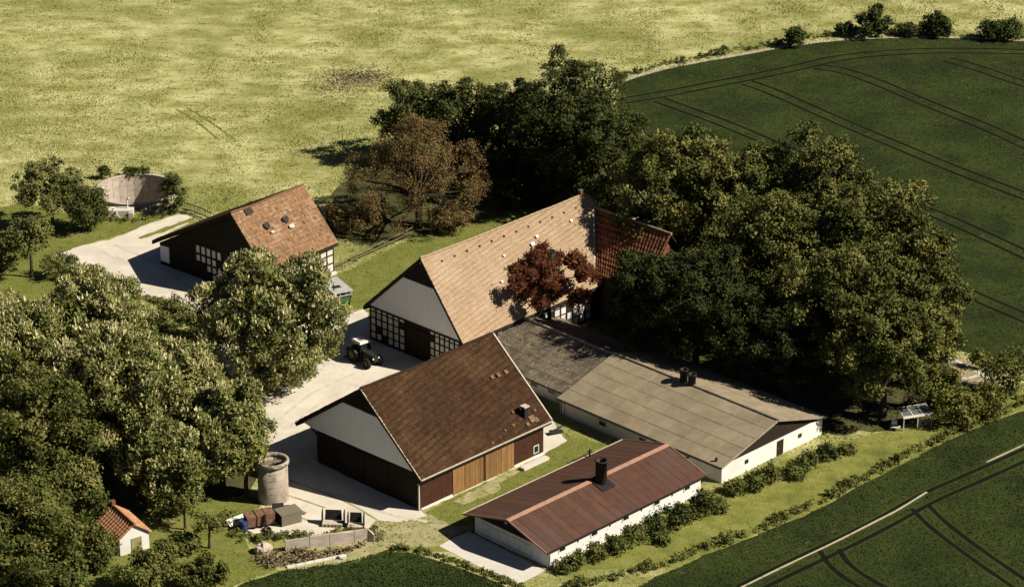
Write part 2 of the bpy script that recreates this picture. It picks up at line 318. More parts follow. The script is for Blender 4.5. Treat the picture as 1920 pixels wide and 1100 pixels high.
YARD = [(-54.45, 11.18), (-52.86, 13.50), (-51.11, 14.83), (-48.71, 16.18), (-46.98, 17.88), (-45.51, 20.28), (-43.28, 22.53), (-41.17, 24.28), (-40.03, 24.11), (-38.64, 23.40), (-39.75, 21.31), (-41.58, 18.90), (-43.13, 16.52), (-40.21, 12.00), (-29.73, 0.78), (-22.16, -1.54), (-18.95, -6.40), (-16.93, -4.29), (-15.62, -10.54), (-3.56, -14.88), (0.00, -24.61), (3.40, -30.97), (5.13, -36.61), (5.65, -38.36), (4.41, -39.85), (3.29, -41.57), (-8.98, -54.03), (-8.42, -55.16), (-11.27, -56.28), (-13.38, -55.95), (-14.09, -57.83), (-16.71, -57.61), (-18.72, -58.93), (-22.87, -59.04), (-25.49, -58.72), (-27.20, -57.06), (-26.59, -54.94), (-24.34, -53.35), (-24.37, -47.33), (-25.27, -41.33), (-27.42, -35.09), (-30.83, -21.88), (-35.05, -8.33), (-38.01, -3.07), (-41.28, -1.24), (-43.93, 0.31), (-46.64, 4.71), (-49.63, 8.40), (-52.54, 8.89)]
sheet('farmyard', rough_poly(YARD, .16, .7, 8), .020, 'concrete_yard')
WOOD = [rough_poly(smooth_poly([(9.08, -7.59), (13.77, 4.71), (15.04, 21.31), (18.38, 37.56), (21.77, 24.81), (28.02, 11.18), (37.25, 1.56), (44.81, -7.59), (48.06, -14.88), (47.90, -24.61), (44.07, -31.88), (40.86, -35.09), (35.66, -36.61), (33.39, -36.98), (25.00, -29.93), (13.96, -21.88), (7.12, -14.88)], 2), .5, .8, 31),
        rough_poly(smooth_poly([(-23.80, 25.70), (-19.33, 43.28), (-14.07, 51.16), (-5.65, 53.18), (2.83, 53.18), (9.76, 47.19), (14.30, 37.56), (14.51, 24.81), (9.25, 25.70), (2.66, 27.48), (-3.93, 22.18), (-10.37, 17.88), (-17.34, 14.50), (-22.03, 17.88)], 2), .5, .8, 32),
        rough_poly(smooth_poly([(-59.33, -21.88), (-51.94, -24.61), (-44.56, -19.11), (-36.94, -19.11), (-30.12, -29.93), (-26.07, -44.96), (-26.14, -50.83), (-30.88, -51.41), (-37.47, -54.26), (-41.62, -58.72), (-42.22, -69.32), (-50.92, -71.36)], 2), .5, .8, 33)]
for p in WOOD: sheet('painted_shade_floor', p, .0065, 'ground_painted_shade')  # dark sheets under the tree clumps, painted to deepen the shade there
sheet('grass_median', rough_poly([(-45.37, 16.86), (-42.96, 19.59), (-39.30, 23.40), (-38.85, 22.88), (-42.23, 18.90), (-44.86, 16.35)], .12, .5, 5), .026, 'lawn')
APRON = [(-7.07, -61.22), (-5.61, -59.48), (-4.17, -58.28), (3.15, -66.11), (2.02, -67.47), (0.35, -69.02)]
sheet('concrete_apron', APRON, .022, 'concrete_pad')
sheet('straw_ground', rough_poly([(-14.17, -55.95), (-11.29, -55.95), (-8.44, -54.49), (-5.75, -57.06), (-4.80, -57.83), (-7.07, -61.22), (-10.30, -61.76), (-11.59, -61.76), (-16.33, -64.64), (-20.34, -65.80), (-23.42, -65.38), (-25.23, -61.98), (-22.54, -63.58), (-13.99, -60.03)], .2, .6, 9), .016, 'straw_dirt')
sheet('door_track', rough_poly([(-5.95, -51.98), (0.00, -44.96), (0.81, -45.43), (-1.35, -47.92), (-1.07, -49.44), (-3.19, -51.41), (-4.77, -52.56)], .15, .5, 10), .024, 'straw_dirt')
PC = (-21.42, 75.36)
# joints with grass in the concrete of the yard
for ln in ([(-22.54, -47.33), (-19.27, -49.68), (-15.92, -52.56), (-13.23, -55.95)], [(-22.53, -50.60), (-20.74, -51.75), (-18.52, -53.35)], [(-21.05, -55.16), (-18.83, -57.06)]):
    ribbon('joint_grass', smooth_poly(ln, 2, False), .28, .028, 'straw_dirt')
for ln in ([(-49.25, 12.83), (-44.20, 7.92), (-40.44, 2.34), (-37.86, -1.54)], [(-47.90, 14.83), (-42.45, 9.22), (-39.44, 4.71), (-36.38, 0.31)], [(-24.72, -33.81), (-22.29, -27.95), (-19.62, -24.61), (-17.16, -21.88)], [(-23.23, -35.09), (-20.50, -29.27), (-17.82, -25.95), (-15.05, -23.52)], [(-21.52, -21.88), (-18.91, -16.30), (-18.09, -9.07)], [(-21.53, -47.92), (-17.07, -50.83), (-12.66, -54.49), (-8.39, -56.28)]):
    ribbon('tyre_track', smooth_poly(ln, 3, False), .42, .034, 'concrete_worn')
# tramlines: pairs of wheel tracks
TRAM = []
for ln, g in (([(13.81, 65.27), (20.50, 68.29), (27.33, 72.24), (34.27, 76.04), (40.58, 79.90), (45.43, 83.36), (50.97, 85.46), (56.44, 86.64), (62.60, 87.11), (68.67, 86.88), (75.42, 86.17)], 2.0),
              ([(42.85, 80.13), (46.45, 78.53), (50.43, 74.02), (55.39, 66.35), (59.67, 60.40), (63.83, 54.60), (69.36, 45.22)], 2.0),
              ([(32.58, 73.35), (35.98, 69.60), (42.99, 58.93), (50.36, 48.77), (57.40, 39.07), (66.49, 28.01)], 2.0),
              ([(20.04, 66.35), (23.82, 62.08), (28.52, 56.86), (34.93, 48.17), (41.08, 39.83), (49.25, 28.37), (54.91, 21.31), (63.27, 8.73)], 2.0),
              ([(15.59, 54.20), (18.90, 49.16), (23.47, 43.28), (32.83, 31.09), (41.47, 17.88), (51.01, 2.34), (60.26, -9.37)], 2.0),
              ([(61.68, 83.13), (63.38, 81.74), (65.99, 78.98), (69.11, 74.92), (73.50, 70.04)], 2.0),
              ([(21.82, -69.94), (27.00, -65.17), (32.05, -60.68), (37.01, -55.95), (41.58, -51.06), (46.41, -47.10), (55.24, -39.48)], 1.9),
              ([(30.63, -61.98), (31.13, -64.64), (32.39, -67.26), (34.58, -70.14)], 1.9),
              ([(40.51, -53.13), (41.84, -57.06), (44.67, -62.83), (48.65, -69.94)], 1.9)):
    ln = smooth_poly(ln, 2, False)
    for sgn in (-1, 1):
        o = offset_line(ln, sgn * g / 2); TRAM.append(o); ribbon('tramline', o, .52, .0125, 'tramline')
bare = smooth_poly([(20.80, -70.14), (26.53, -64.75), (31.58, -60.25), (36.55, -55.39), (38.02, -54.03), (41.62, -49.91)], 2, False)
ribbon('bare_wheel_track', bare, .26, .019, 'bare_track'); TRAM.append(bare)
b2 = smooth_poly([(48.60, -43.27), (50.50, -41.57), (55.65, -36.98)], 2, False); ribbon('bare_wheel_track', b2, .24, .019, 'bare_track'); TRAM.append(b2)
ribbon('bare_margin', offset_line(smooth_poly(margin, 2, False), .35), .9, .011, 'bare_track')
def clear_tram(P):
    d = np.full(len(P), 1e9)
    for t in TRAM: d = np.minimum(d, dist_line(P, t))
    return d > .48
CLIP = [(-91.28, 126.95), (91.28, 126.95), (54.00, -76.33), (-54.00, -76.33)]
def vis(poly): return lambda P: in_poly(P, CLIP)
P1 = scatter(F1, 24, lambda P: in_poly(P, CLIP) & clear_tram(P)); P2 = scatter(F2, 34, lambda P: in_poly(P, CLIP) & clear_tram(P)); P3 = scatter(F3, 46, lambda P: in_poly(P, CLIP))
tufts('crop', P1, 0, (.03, .10), (.08, .16), 'crop_blade', 'dense dark green cereal crop filling the field behind the tall trees', 'crop')
tufts('crop', P2, 0, (.04, .12), (.07, .15), 'crop_blade', 'dark green cereal crop in the lower right field below the grass strip', 'crop')
tufts('crop', P3, 0, (.06, .18), (.07, .16), 'crop_young', 'rich green crop at the bottom edge below the retaining wall', 'crop')
NOTG = [F1, F2, F3, YARD, STRIP] + WOOD + [p for _, p, _ in LAWN]
def meadow_keep(P):
    k = in_poly(P, CLIP)
    for q in NOTG: k &= ~in_poly(P, q)
    return k & (np.hypot(P[:, 0] - TC[0], P[:, 1] - TC[1]) > TR + .6)
def soft(P, sc, seed):          # smooth random field, about -1..1
    g = np.random.default_rng(seed); v = np.zeros(len(P))
    for _ in range(14):
        a = g.uniform(0, math.tau); k = g.uniform(.4, 1.6) / sc; v += np.sin((P[:, 0] * math.cos(a) + P[:, 1] * math.sin(a) * .6) * k + g.uniform(0, 6))
    return v / 3.7
PM = scatter(CLIP, 22, meadow_keep); PM = PM[NR.random(len(PM)) < np.clip(.34 + .26 * soft(PM, 1.6, 1) + .22 * soft(PM, 9, 2), .05, 1)]
PD = np.concatenate([NR.normal(0, 1, (2600, 2)) * np.array([2.6, 2.2]) + np.array(PC), NR.normal(0, 1, (600, 2)) * np.array([2.4, 3.0]) + np.array(PC) + np.array([-3.6, -4.6])])
tufts('dead_stalks', PD, 0, (.04, .16), (.10, .26), 'dark_stalk', 'soft dark brown patch of dead stalks in the upper meadow', 'stalks')
for ln in ([(-45.51, 62.50), (-42.57, 58.31), (-38.66, 50.76)], [(-44.13, 63.14), (-41.20, 58.93), (-36.55, 50.76)]): ribbon('wheel_track', smooth_poly(ln, 2, False), .38, .006, 'lawn')
tufts('meadow_grass', PM, 0, (.05, .19), (.06, .2), 'meadow_blade', 'pale mottled rough grass of the wide upper meadow', 'grass')
PL_ = np.concatenate([scatter(p, 24, lambda P: in_poly(P, CLIP) & ~in_poly(P, YARD) & ~in_poly(P, WOOD[1]) & ~in_poly(P, WOOD[2])) for _, p, _ in LAWN])
tufts('lawn_grass', PL_, 0, (.02, .09), (.04, .12), 'lawn_blade', 'green mown grass around the farm buildings', 'grass')
PS_ = scatter(STRIP, 20, lambda P: in_poly(P, CLIP) & ~in_poly(P, APRON)); tufts('strip_blades', PS_, 0, (.02, .08), (.04, .12), 'lawn_blade', 'short sunlit grass on the strip beside the low sheds', 'grass')

# ------------------------------------------------------------------ building helpers (local frame: x along the ridge, -y across)
def tiles(name, m, parent, e0, e1, r0, r1, tw=.30, th=.42, lift=.05, sag=.0, seed=0, jit=.012, rsag=.12):
    e0, e1, r0, r1 = (np.array(p, float) for p in (e0, e1, r0, r1))
    g = np.random.default_rng(seed); nc = max(2, int(np.linalg.norm(e1 - e0) / tw)); nr = max(2, int(np.linalg.norm(r0 - e0) / th))
    nrm = np.cross(e1 - e0, r0 - e0); nrm /= np.linalg.norm(nrm)
    if nrm[2] < 0: nrm = -nrm
    prof = np.array([0, .8, 1.0, .35]); u = np.arange(nc * 4 + 1) / (nc * 4.0); ph = np.append(np.tile(prof, nc), 0) * lift
    rows = []
    for r in range(nr):
        jt = np.append(np.repeat(g.normal(0, jit, nc), 4), 0)
        for t, hgt in ((r / nr, .045), ((r + 1) / nr, .005)):
            base = (e0 * (1 - t) + r0 * t)[None] * (1 - u[:, None]) + (e1 * (1 - t) + r1 * t)[None] * u[:, None]
            sg = -sag * math.sin(math.pi * t) * np.sin(np.pi * u); base[:, 2] -= rsag * t * np.sin(np.pi * u) * (1 + .35 * np.sin(7 * u + seed))
            rows.append(base + nrm[None] * (ph + hgt + jt + sg)[:, None])
    V = np.concatenate(rows); n = len(u); f = []
    idx = np.arange(n - 1)
    F = np.concatenate([np.stack([r * n + idx, r * n + idx + 1, (r + 1) * n + idx + 1, (r + 1) * n + idx], 1) for r in range(2 * nr - 1)])
    me = bpy.data.meshes.new(name); me.from_pydata(V.tolist(), [], F.tolist()); me.materials.append(M[m]); me.update()
    tone = g.normal(.5, .22, (nr, nc)); tv_ = np.concatenate([np.repeat(tone[r // 2], 4) for r in range(2 * nr - 1)])
    at = me.attributes.new('tile_tone', 'FLOAT', 'FACE'); at.data.foreach_set('value', np.clip(tv_, 0, 1).astype(np.float32))
    o = obj_mesh(name, me, parent); o['kind'] = 'stuff'; return o
def ridge_tiles(parent, p0, p1, m, name='ridge_tile', step=.9, r=.16, sag=0.0, sd=0):
    p0, p1 = Vector(p0), Vector(p1); n = max(1, int((p1 - p0).length / step)); me = None
    d = (p1 - p0) / n
    b = MB(); b.tube((0, 0, 0), tuple(d * 1.04), r, r * .86, 8); o0 = None
    for i in range(n):
        if o0 is None: o0 = b.build(name, m, parent); o = o0
        else: o = o0.copy(); COL.objects.link(o)
        o.location = p0 + d * i + Vector((0, 0, -.02 + rnd.uniform(-.015, .015) - sag * math.sin(math.pi * i / n) * (1 + .35 * math.sin(7 * i / n + sd))))
def panel_wall(parent, face, cols, rows, skip=(), panel='infill', gap=.14, post=True, over=None):
    """half-timbered bay: face(u,v,out) maps wall coordinates to a local point; cols/rows are (start,end) lists"""
    for ci, (u0, u1) in enumerate(cols):
        for ri, (v0, v1) in enumerate(rows):
            if (ci, ri) in skip: continue
            p = MB(); g = .0
            pts = [face(u0, v0, 0), face(u1, v0, 0), face(u1, v1, 0), face(u0, v1, 0)]
            off = Vector(face(u0, v0, .03)) - Vector(face(u0, v0, 0)); p.prism(pts, off); p.build('infill_panel', panel, parent)
def beam(parent, face, u0, u1, v0, v1, out=.06, name='beam'):
    p = MB(); pts = [face(u0, v0, 0), face(u1, v0, 0), face(u1, v1, 0), face(u0, v1, 0)]
    p.prism(pts, Vector(face(u0, v0, out)) - Vector(face(u0, v0, 0))); return p.build(name, 'timber', parent)
def boards(name, m, parent, face, outline, step, out=.04, seed=1):
    """vertical board cladding cut to a convex outline in wall coordinates (one joined part)"""
    g = random.Random(seed); us = [p[0] for p in outline]; u0, u1 = min(us), max(us); b = MB()
    def vr(u):
        ys = []
        n = len(outline)
        for i in range(n):
            (a, c), (d, e) = outline[i], outline[(i + 1) % n]
            if abs(d - a) > 1e-9 and min(a, d) - 1e-6 <= u <= max(a, d) + 1e-6: ys.append(c + (e - c) * (u - a) / (d - a))
        return (min(ys), max(ys)) if ys else None
    n = max(1, int((u1 - u0) / step)); w_ = (u1 - u0) / n
    for i in range(n):
        a, c = u0 + i * w_ + .002, u0 + (i + 1) * w_ - .004; ra, rc = vr(a), vr(c)
        if not ra or not rc: continue
        o = out + g.uniform(-.003, .003)
        pts = [face(a, ra[0], 0), face(c, rc[0], 0), face(c, rc[1], 0), face(a, ra[1], 0)]
        b.prism(pts, Vector(face(a, ra[0], o)) - Vector(face(a, ra[0], 0)))
    return b.build(name, m, parent)
def window(parent, face, u, v, wd, h, name='window', fr='window_frame', out=.03, t=.09):
    b = MB()
    def q(u0, u1, v0, v1, o0, o1, bb):
        pts = [face(u0, v0, o0), face(u1, v0, o0), face(u1, v1, o0), face(u0, v1, o0)]
        bb.prism(pts, Vector(face(u0, v0, o1)) - Vector(face(u0, v0, o0)))
    q(u - wd / 2 - t, u - wd / 2, v - h / 2 - t, v + h / 2 + t, 0, out + .03, b); q(u + wd / 2, u + wd / 2 + t, v - h / 2 - t, v + h / 2 + t, 0, out + .03, b)
    q(u - wd / 2, u + wd / 2, v - h / 2 - t, v - h / 2, 0, out + .03, b); q(u - wd / 2, u + wd / 2, v + h / 2, v + h / 2 + t, 0, out + .03, b)
    o = b.build(name, fr, parent); p = MB(); q(u - wd / 2, u + wd / 2, v - h / 2, v + h / 2, 0, out, p); p.build('pane', 'glass_dark', o); return o
def L3(a, b, z): return (a, -b, z)

# ------------------------------------------------------------------ farmhouse
LH, WH, EH, HH, RB = 31.6, 15.64, 4.2, 12.34, 9.2
HE = 26.3      # the ridge ends here: the far end is hipped
hs = thing('farmhouse', 'large farmhouse with long pale orange tiled roof and half-timbered gable with white boarding', 'farmhouse', (-16.59, -12.5), R(46.16))
b = MB(); b.box(.35, LH - .35, -.7, -15.0, 0, EH - .1); b.build('wall', 'timber', hs)
b = MB()
b.prism([L3(.36, .5, EH - .1), L3(.36, 15.2, EH - .1), L3(.36, RB, HH - .4)], (HE - 1.2, 0, 0)); b.build('gable_core', 'dark_board', hs)
tiles('roof_tiles', 'tile_pale', hs, L3(0, WH, EH), L3(LH, WH, EH), L3(0, RB, HH), L3(HE, RB, HH), sag=.12, seed=1)
tiles('hip_tiles', 'tile_pale', hs, L3(LH, WH, EH), L3(LH, 0, EH - .3), L3(HE, RB + .1, HH), L3(HE, RB - .1, HH), seed=9, rsag=0)
tiles('roof_tiles', 'tile_pale', hs, L3(0, 0, EH - .3), L3(LH, 0, EH - .3), L3(0, RB, HH), L3(HE, RB, HH), sag=.1, seed=2)
b = MB(); b.slab([L3(.03, WH - .05, EH - .22), L3(LH - .03, WH - .05, EH - .22), L3(HE - .4, RB, HH - .26), L3(.03, RB, HH - .26)], .14)
b.slab([L3(.03, .05, EH - .52), L3(LH - .03, .05, EH - .52), L3(HE - .4, RB, HH - .26), L3(.03, RB, HH - .26)], .14); b.build('roof_deck', 'timber', hs)
ridge_tiles(hs, L3(0, RB, HH + .05), L3(HE, RB, HH + .05), 'tile_pale', sag=.12, sd=1)
ridge_tiles(hs, L3(HE, RB, HH + .05), L3(LH, WH, EH + .1), 'tile_pale', 'hip_tile')
gf = lambda o0: (lambda u, v, o: L3(o0 - o, u, v))
def fascia(parent, L_, b_, z_):
    m_ = MB(); m_.box(.02, L_ - .02, -(b_ - .05), -(b_ + .05), z_ - .40, z_ + .03); m_.build('fascia', 'timber', parent)
fascia(hs, LH, .1, EH - .3); fascia(hs, LH, WH - .1, EH)
# jettied white boarding and dark apex
def rake(z, side): return (z - EH) / (HH - EH) * RB if side < 0 else WH - (z - EH) / (HH - EH) * (WH - RB)
zt = 9.2
boards('white_boarding', 'white_board', hs, gf(.34), [(.75, EH + .06), (15.2, EH + .06), (rake(zt, 1) - .25, zt), (rake(zt, -1) + .25, zt)], .22, .16)
boards('apex_boarding', 'dark_board', hs, gf(.34), [(rake(zt, -1) + .3, zt + .03), (rake(zt, 1) - .3, zt + .03), (RB + .03, HH - .3), (RB - .03, HH - .3)], .22, .06)
b = MB(); b.prism([L3(.2, RB - .22, HH - .75), L3(.2, RB + .22, HH - .75), L3(.2, RB, HH - .35)], (-.05, 0, 0)); b.build('apex_board', 'white_board', hs)
for s_, m_ in ((-1, 'timber'), (1, 'timber')):
    e = L3(-.03, 0 if s_ < 0 else WH, EH - (.3 if s_ < 0 else 0)); t_ = L3(-.03, RB, HH)
    b = MB(); b.prism([e, t_, (t_[0], t_[1], t_[2] - .45), (e[0], e[1] + s_ * .0, e[2] - .42)], (.10, 0, 0)); b.build('verge_board', m_, hs)
b = MB(); b.box(.10, .36, -.6, -15.1, EH - .14, EH + .05); b.build('jetty_beam', 'timber', hs)
rowsH = [(.35, 1.0), (1.2, 1.86), (2.06, 2.7), (2.9, 3.5), (3.66, 3.98)]
colsL = [(.95 + i * .92, 1.56 + i * .92) for i in range(6)]; colsR = [(10.35 + i * .76, 10.85 + i * .76) for i in range(6)]
panel_wall(hs, gf(.34), colsL, rowsH, skip={(5, 3), (1, 1), (2, 0)}); panel_wall(hs, gf(.34), colsR, rowsH, skip={(0, 3)})
for u in [.80] + [c[1] + .15 for c in colsL] + [c[0] - .13 for c in colsR] + [14.9]: beam(hs, gf(.34), u - .09, u + .09, 0, EH - .15, .07, 'post')
for v in (.18, 1.1, 1.96, 2.8, 3.58):
    beam(hs, gf(.34), .72, 6.5, v - .07, v + .07, .05, 'rail'); beam(hs, gf(.34), 10.2, 15.0, v - .07, v + .07, .05, 'rail')
for k in range(2):
    b = MB(); b.box(.25, .33, -(6.75 + k * 1.68), -(8.38 + k * 1.68), .05, 3.55); dr = b.build('barn_door', 'dark_board', hs)
    b = MB(); b.box(.2, .249, -(6.85 + k * 1.68), -(8.28 + k * 1.68), 1.6, 1.75); b.build('door_batten', 'timber', dr)
# long side under the right eave
sf = lambda u, v, o: L3(u, 15.0 + o, v)
cs = [(2 + i * 1.02, 2.74 + i * 1.02) for i in range(19)]; panel_wall(hs, sf, cs, [(.4, 1.15), (1.33, 2.1), (2.28, 3.0), (3.2, 3.7)], skip={(4, 1), (4, 2), (12, 1), (12, 2), (15, 2)})
for u0, u1 in cs: beam(hs, sf, u1 + .07, u1 + .21, 0, 4.05, .06, 'post')
for v in (.28, 1.24, 2.19, 3.1): beam(hs, sf, 1.8, 21.8, v - .06, v + .06, .045, 'rail')
# cross wing
WA, WZ, WE, WHW, WB = 26.8, 10.87, 5.3, 4.5, 22.0
b = MB(); b.box(WA - 3.9, WA + 3.9, -14, -WB + .5, 0, WE); b.build('wing_wall', 'chimney_brick', hs)
tiles('wing_tiles', 'tile_red', hs, L3(WA - WHW, WB, WE), L3(WA - WHW, 14.4, WE), L3(WA, WB, WZ), L3(WA, 10.1, WZ), tw=.32, th=.5, seed=3, lift=.07)
tiles('wing_tiles', 'tile_pale', hs, L3(WA + WHW, WB, WE), L3(WA + WHW, 14.4, WE), L3(WA, WB, WZ), L3(WA, 10.1, WZ), tw=.32, th=.5, seed=4)
b = MB(); b.slab([L3(WA - WHW + .05, WB - .02, WE - .03), L3(WA - WHW + .05, 14.4, WE - .03), L3(WA, 10.1, WZ - .03), L3(WA, WB - .02, WZ - .03)], .12)
b.slab([L3(WA + WHW - .05, WB - .02, WE - .03), L3(WA + WHW - .05, 14.4, WE - .03), L3(WA, 10.1, WZ - .03), L3(WA, WB - .02, WZ - .03)], .12); b.build('wing_deck', 'timber', hs)
b = MB(); b.prism([L3(WA - 3.9, WB - .6, WE), L3(WA + 3.9, WB - .6, WE), L3(WA, WB - .6, WZ - .2)], (0, .3, 0)); b.build('wing_gable', 'chimney_brick', hs)
ridge_tiles(hs, L3(WA, WB, WZ + .05), L3(WA, 10.2, WZ + .05), 'tile_pale')
b = MB()
v0, v1 = Vector(L3(WA - WHW + .1, 14.55, WE + .12)), Vector(L3(WA - .1, 10.3, WZ + .05))
for k in range(8):
    p, q = v0.lerp(v1, k / 8), v0.lerp(v1, (k + 1) / 8); b.bar(p + Vector((-.06, 0, .06)), q + Vector((-.06, 0, .06)), .22, .05)
b.build('valley_gutter', 'white_sheet', hs)
b = MB(); b.box(25.5, 25.95, -9.0, -9.4, HH - .8, HH + .6); c_ = b.build('chimney', 'chimney_brick', hs)
b = MB(); b.box(25.45, 26.0, -8.95, -9.45, HH + .6, HH + .68); b.build('chimney_cap', 'grey_metal', c_)
b = MB(); b.tube(L3(16.6, 13.1, 6.6), L3(16.6, 13.1, 9.3), .42, .42, 14); c_ = b.build('flue', 'black_metal', hs, True)
b = MB(); b.lathe([(.36, 0), (.5, 0), (.5, .16), (.36, .16)], 14, L3(16.6, 13.1, 9.22), True); b.build('flue_rim', 'black_metal', c_)
for i in range(12):      # dark ventilation tiles in a row below the ridge
    a = 2.6 + i * 1.95; t = .115; b = MB(); bb = RB + (WH - RB) * t; z = HH - (HH - EH) * t
    b.box(-.09, .09, -.09, .09, .0, .14); b.build('vent_tile', 'black_metal', hs, loc=L3(a, bb, z))
for a, t, s_ in ((15.6, .30, .30), (16.7, .24, .22), (14.2, .42, .18), (9, .55, .16), (22.5, .22, .2), (11, .3, .15)):   # newer pale replacement tiles
    bb = RB + (WH - RB) * t; z = HH - (HH - EH) * t; dv = Vector((0, -(WH - RB), -(HH - EH))).normalized(); nv = Vector((0, -(HH - EH), WH - RB)).normalized() * -1
    nv = Vector((0, -(HH - EH), (WH - RB))).normalized(); nv = nv if nv.z > 0 else -nv
    p0 = Vector(L3(a, bb, z)) + nv * .125; b = MB(); b.prism([p0 + Vector((-s_, 0, 0)) - dv * s_ * .6, p0 + Vector((s_, 0, 0)) - dv * s_ * .6, p0 + Vector((s_ * .7, 0, 0)) + dv * s_, p0 + Vector((-s_ * .8, 0, 0)) + dv * s_ * .8], nv * .03); b.build('replacement_tile', 'white_wall', hs)

# ------------------------------------------------------------------ front barn
LB, WB_, EB, HB, RBb = 18.72, 18.51, 3.84, 10.94, 10.0
bn = thing('barn', 'big dark brown tiled barn with white boarded gable and two tan plank doors', 'barn', (-22.19, -41.85), R(45.61))
b = MB(); b.box(.6, LB - .6, -2.6, -17.8, 0, EB + .25); b.build('wall', 'dark_board', bn)
b = MB(); b.prism([L3(.6, .9, EB - .1 + .35), L3(.6, 17.8, EB + .2), L3(.6, RBb, HB - .4)], (LB - 1.2, 0, 0)); b.build('gable_core', 'dark_board', bn)
tiles('roof_tiles', 'tile_brown', bn, L3(0, WB_, EB), L3(LB, WB_, EB), L3(0, RBb, HB), L3(LB, RBb, HB), sag=.10, seed=5)
tiles('roof_tiles', 'tile_brown', bn, L3(0, 0, EB), L3(LB, 0, EB), L3(0, RBb, HB), L3(LB, RBb, HB), seed=6)
b = MB(); b.slab([L3(.03, WB_ - .05, EB - .22), L3(LB - .03, WB_ - .05, EB - .22), L3(LB - .03, RBb, HB - .26), L3(.03, RBb, HB - .26)], .16)
b.slab([L3(.03, .05, EB - .22), L3(LB - .03, .05, EB - .22), L3(LB - .03, RBb, HB - .26), L3(.03, RBb, HB - .26)], .16); b.build('roof_deck', 'timber', bn)
ridge_tiles(bn, L3(0, RBb, HB + .05), L3(LB, RBb, HB + .05), 'tile_brown', sag=.12, sd=5)
fascia(bn, LB, .1, EB); fascia(bn, LB, WB_ - .1, EB)
def rakeb(z, side): return (z - EB) / (HB - EB) * RBb if side < 0 else WB_ - (z - EB) / (HB - EB) * (WB_ - RBb)
zb = 8.3
boards('white_boarding', 'white_board', bn, gf(.58), [(.75, EB + .18), (2.4, EB - .02), (17.55, EB + .3), (rakeb(zb, 1) - .3, zb), (rakeb(zb, -1) + .3, zb)], .24, .22)
boards('apex_boarding', 'dark_board', bn, gf(.58), [(rakeb(zb, -1) + .3, zb + .03), (rakeb(zb, 1) - .3, zb + .03), (RBb + .03, HB - .3), (RBb - .03, HB - .3)], .24, .08)
b = MB(); b.prism([L3(.42, RBb - .25, HB - .8), L3(.42, RBb + .25, HB - .8), L3(.42, RBb, HB - .38)], (-.05, 0, 0)); b.build('apex_board', 'white_board', bn)
for s_, m_ in ((-1, 'timber'), (1, 'verge_pale')):
    e = L3(-.03, 0 if s_ < 0 else WB_, EB); t_ = L3(-.03, RBb, HB); b = MB()
    dz = .05 if s_ > 0 else 0
    b.prism([(e[0], e[1], e[2] + dz), (t_[0], t_[1], t_[2] + dz), (t_[0], t_[1], t_[2] - (.10 if s_ > 0 else .34)), (e[0], e[1], e[2] - (.08 if s_ > 0 else .24))], (.09, 0, 0)); b.build('verge_board', m_, bn)
    if s_ > 0:
        b = MB(); b.prism([(e[0], e[1], e[2] - .09), (t_[0], t_[1], t_[2] - .11), (t_[0], t_[1], t_[2] - .42), (e[0], e[1], e[2] - .34)], (.07, 0, 0)); b.build('verge_underboard', 'timber', bn)
e = L3(LB + .02, WB_, EB); t_ = L3(LB + .02, RBb, HB); b = MB(); b.prism([(e[0], e[1], e[2] + .16), (t_[0], t_[1], t_[2] + .16), (t_[0], t_[1], t_[2] - .2), (e[0], e[1], e[2] - .2)], (-.14, 0, 0)); b.build('verge_board', 'verge_pale', bn)
b = MB(); b.bar(L3(0, WB_ + .06, EB - .04), L3(LB, WB_ + .06, EB - .04), .14, .10); b.build('gutter', 'verge_pale', bn)
b = MB(); b.tube(L3(.75, 2.75, 0), L3(.75, 2.75, EB + .3), .12, .12, 8); b.build('corner_post', 'timber', bn)
b = MB(); b.bar(L3(.75, 2.75, 2.9), L3(.7, .9, EB + .3), .14, .16); b.build('eave_strut', 'timber', bn)
for k in range(2):       # dark sliding doors of the shaded gable
    b = MB(); b.box(.5, .57, -(6.2 + k * 3.6), -(9.7 + k * 3.6), .05, 3.5); b.build('gable_door', 'dark_board', bn)
b = MB(); b.bar(L3(.48, 17.72, 0), L3(.48, 17.72, 3.0), .14, .14); b.build('corner_board', 'verge_pale', bn)
bw = lambda u, v, o: L3(u, 17.8 + o, v)
for i, (u0, u1) in enumerate(((.62, 5.0), (9.35, 9.65), (13.8, 18.1))):
    boards('board_cladding', 'brown_board', bn, bw, [(u0, .25), (u1, .25), (u1, 3.75), (u0, 3.75)], .22, .05, i)
pm = None
for d, (u0, u1) in enumerate(((5.05, 9.3), (9.7, 13.72))):
    dr = MB(); dr.prism([bw(u0, .12, .0), bw(u1, .12, .0), bw(u1, 3.62, .0), bw(u0, 3.62, .0)], Vector((0, -.06, 0))); dr = dr.build('sliding_door', 'door_plank', bn)
    n_ = 11; wpl = (u1 - u0) / n_
    for i in range(n_):
        p = MB(); a0, a1 = u0 + i * wpl + .012, u0 + (i + 1) * wpl - .012; ou = .09 + rnd.uniform(-.015, .015); tp = 3.6 + rnd.uniform(-.03, .03)
        p.prism([bw(a0, .1, .061), bw(a1, .1, .061), bw(a1, tp, .061), bw(a0, tp, .061)], Vector((0, -(ou - .03), 0))); p.build('plank', 'door_plank', dr)
    p = MB(); p.prism([bw(u0 - .08, .08, 0), bw(u0, .08, 0), bw(u0, 3.66, 0), bw(u0 - .08, 3.66, 0)], Vector((0, -.14, 0))); p.build('door_edge', 'door_plank', dr)
b = MB(); b.bar(bw(4.9, 3.72, .1), bw(18, 3.72, .1), .10, .08); b.build('door_rail', 'grey_metal', bn)
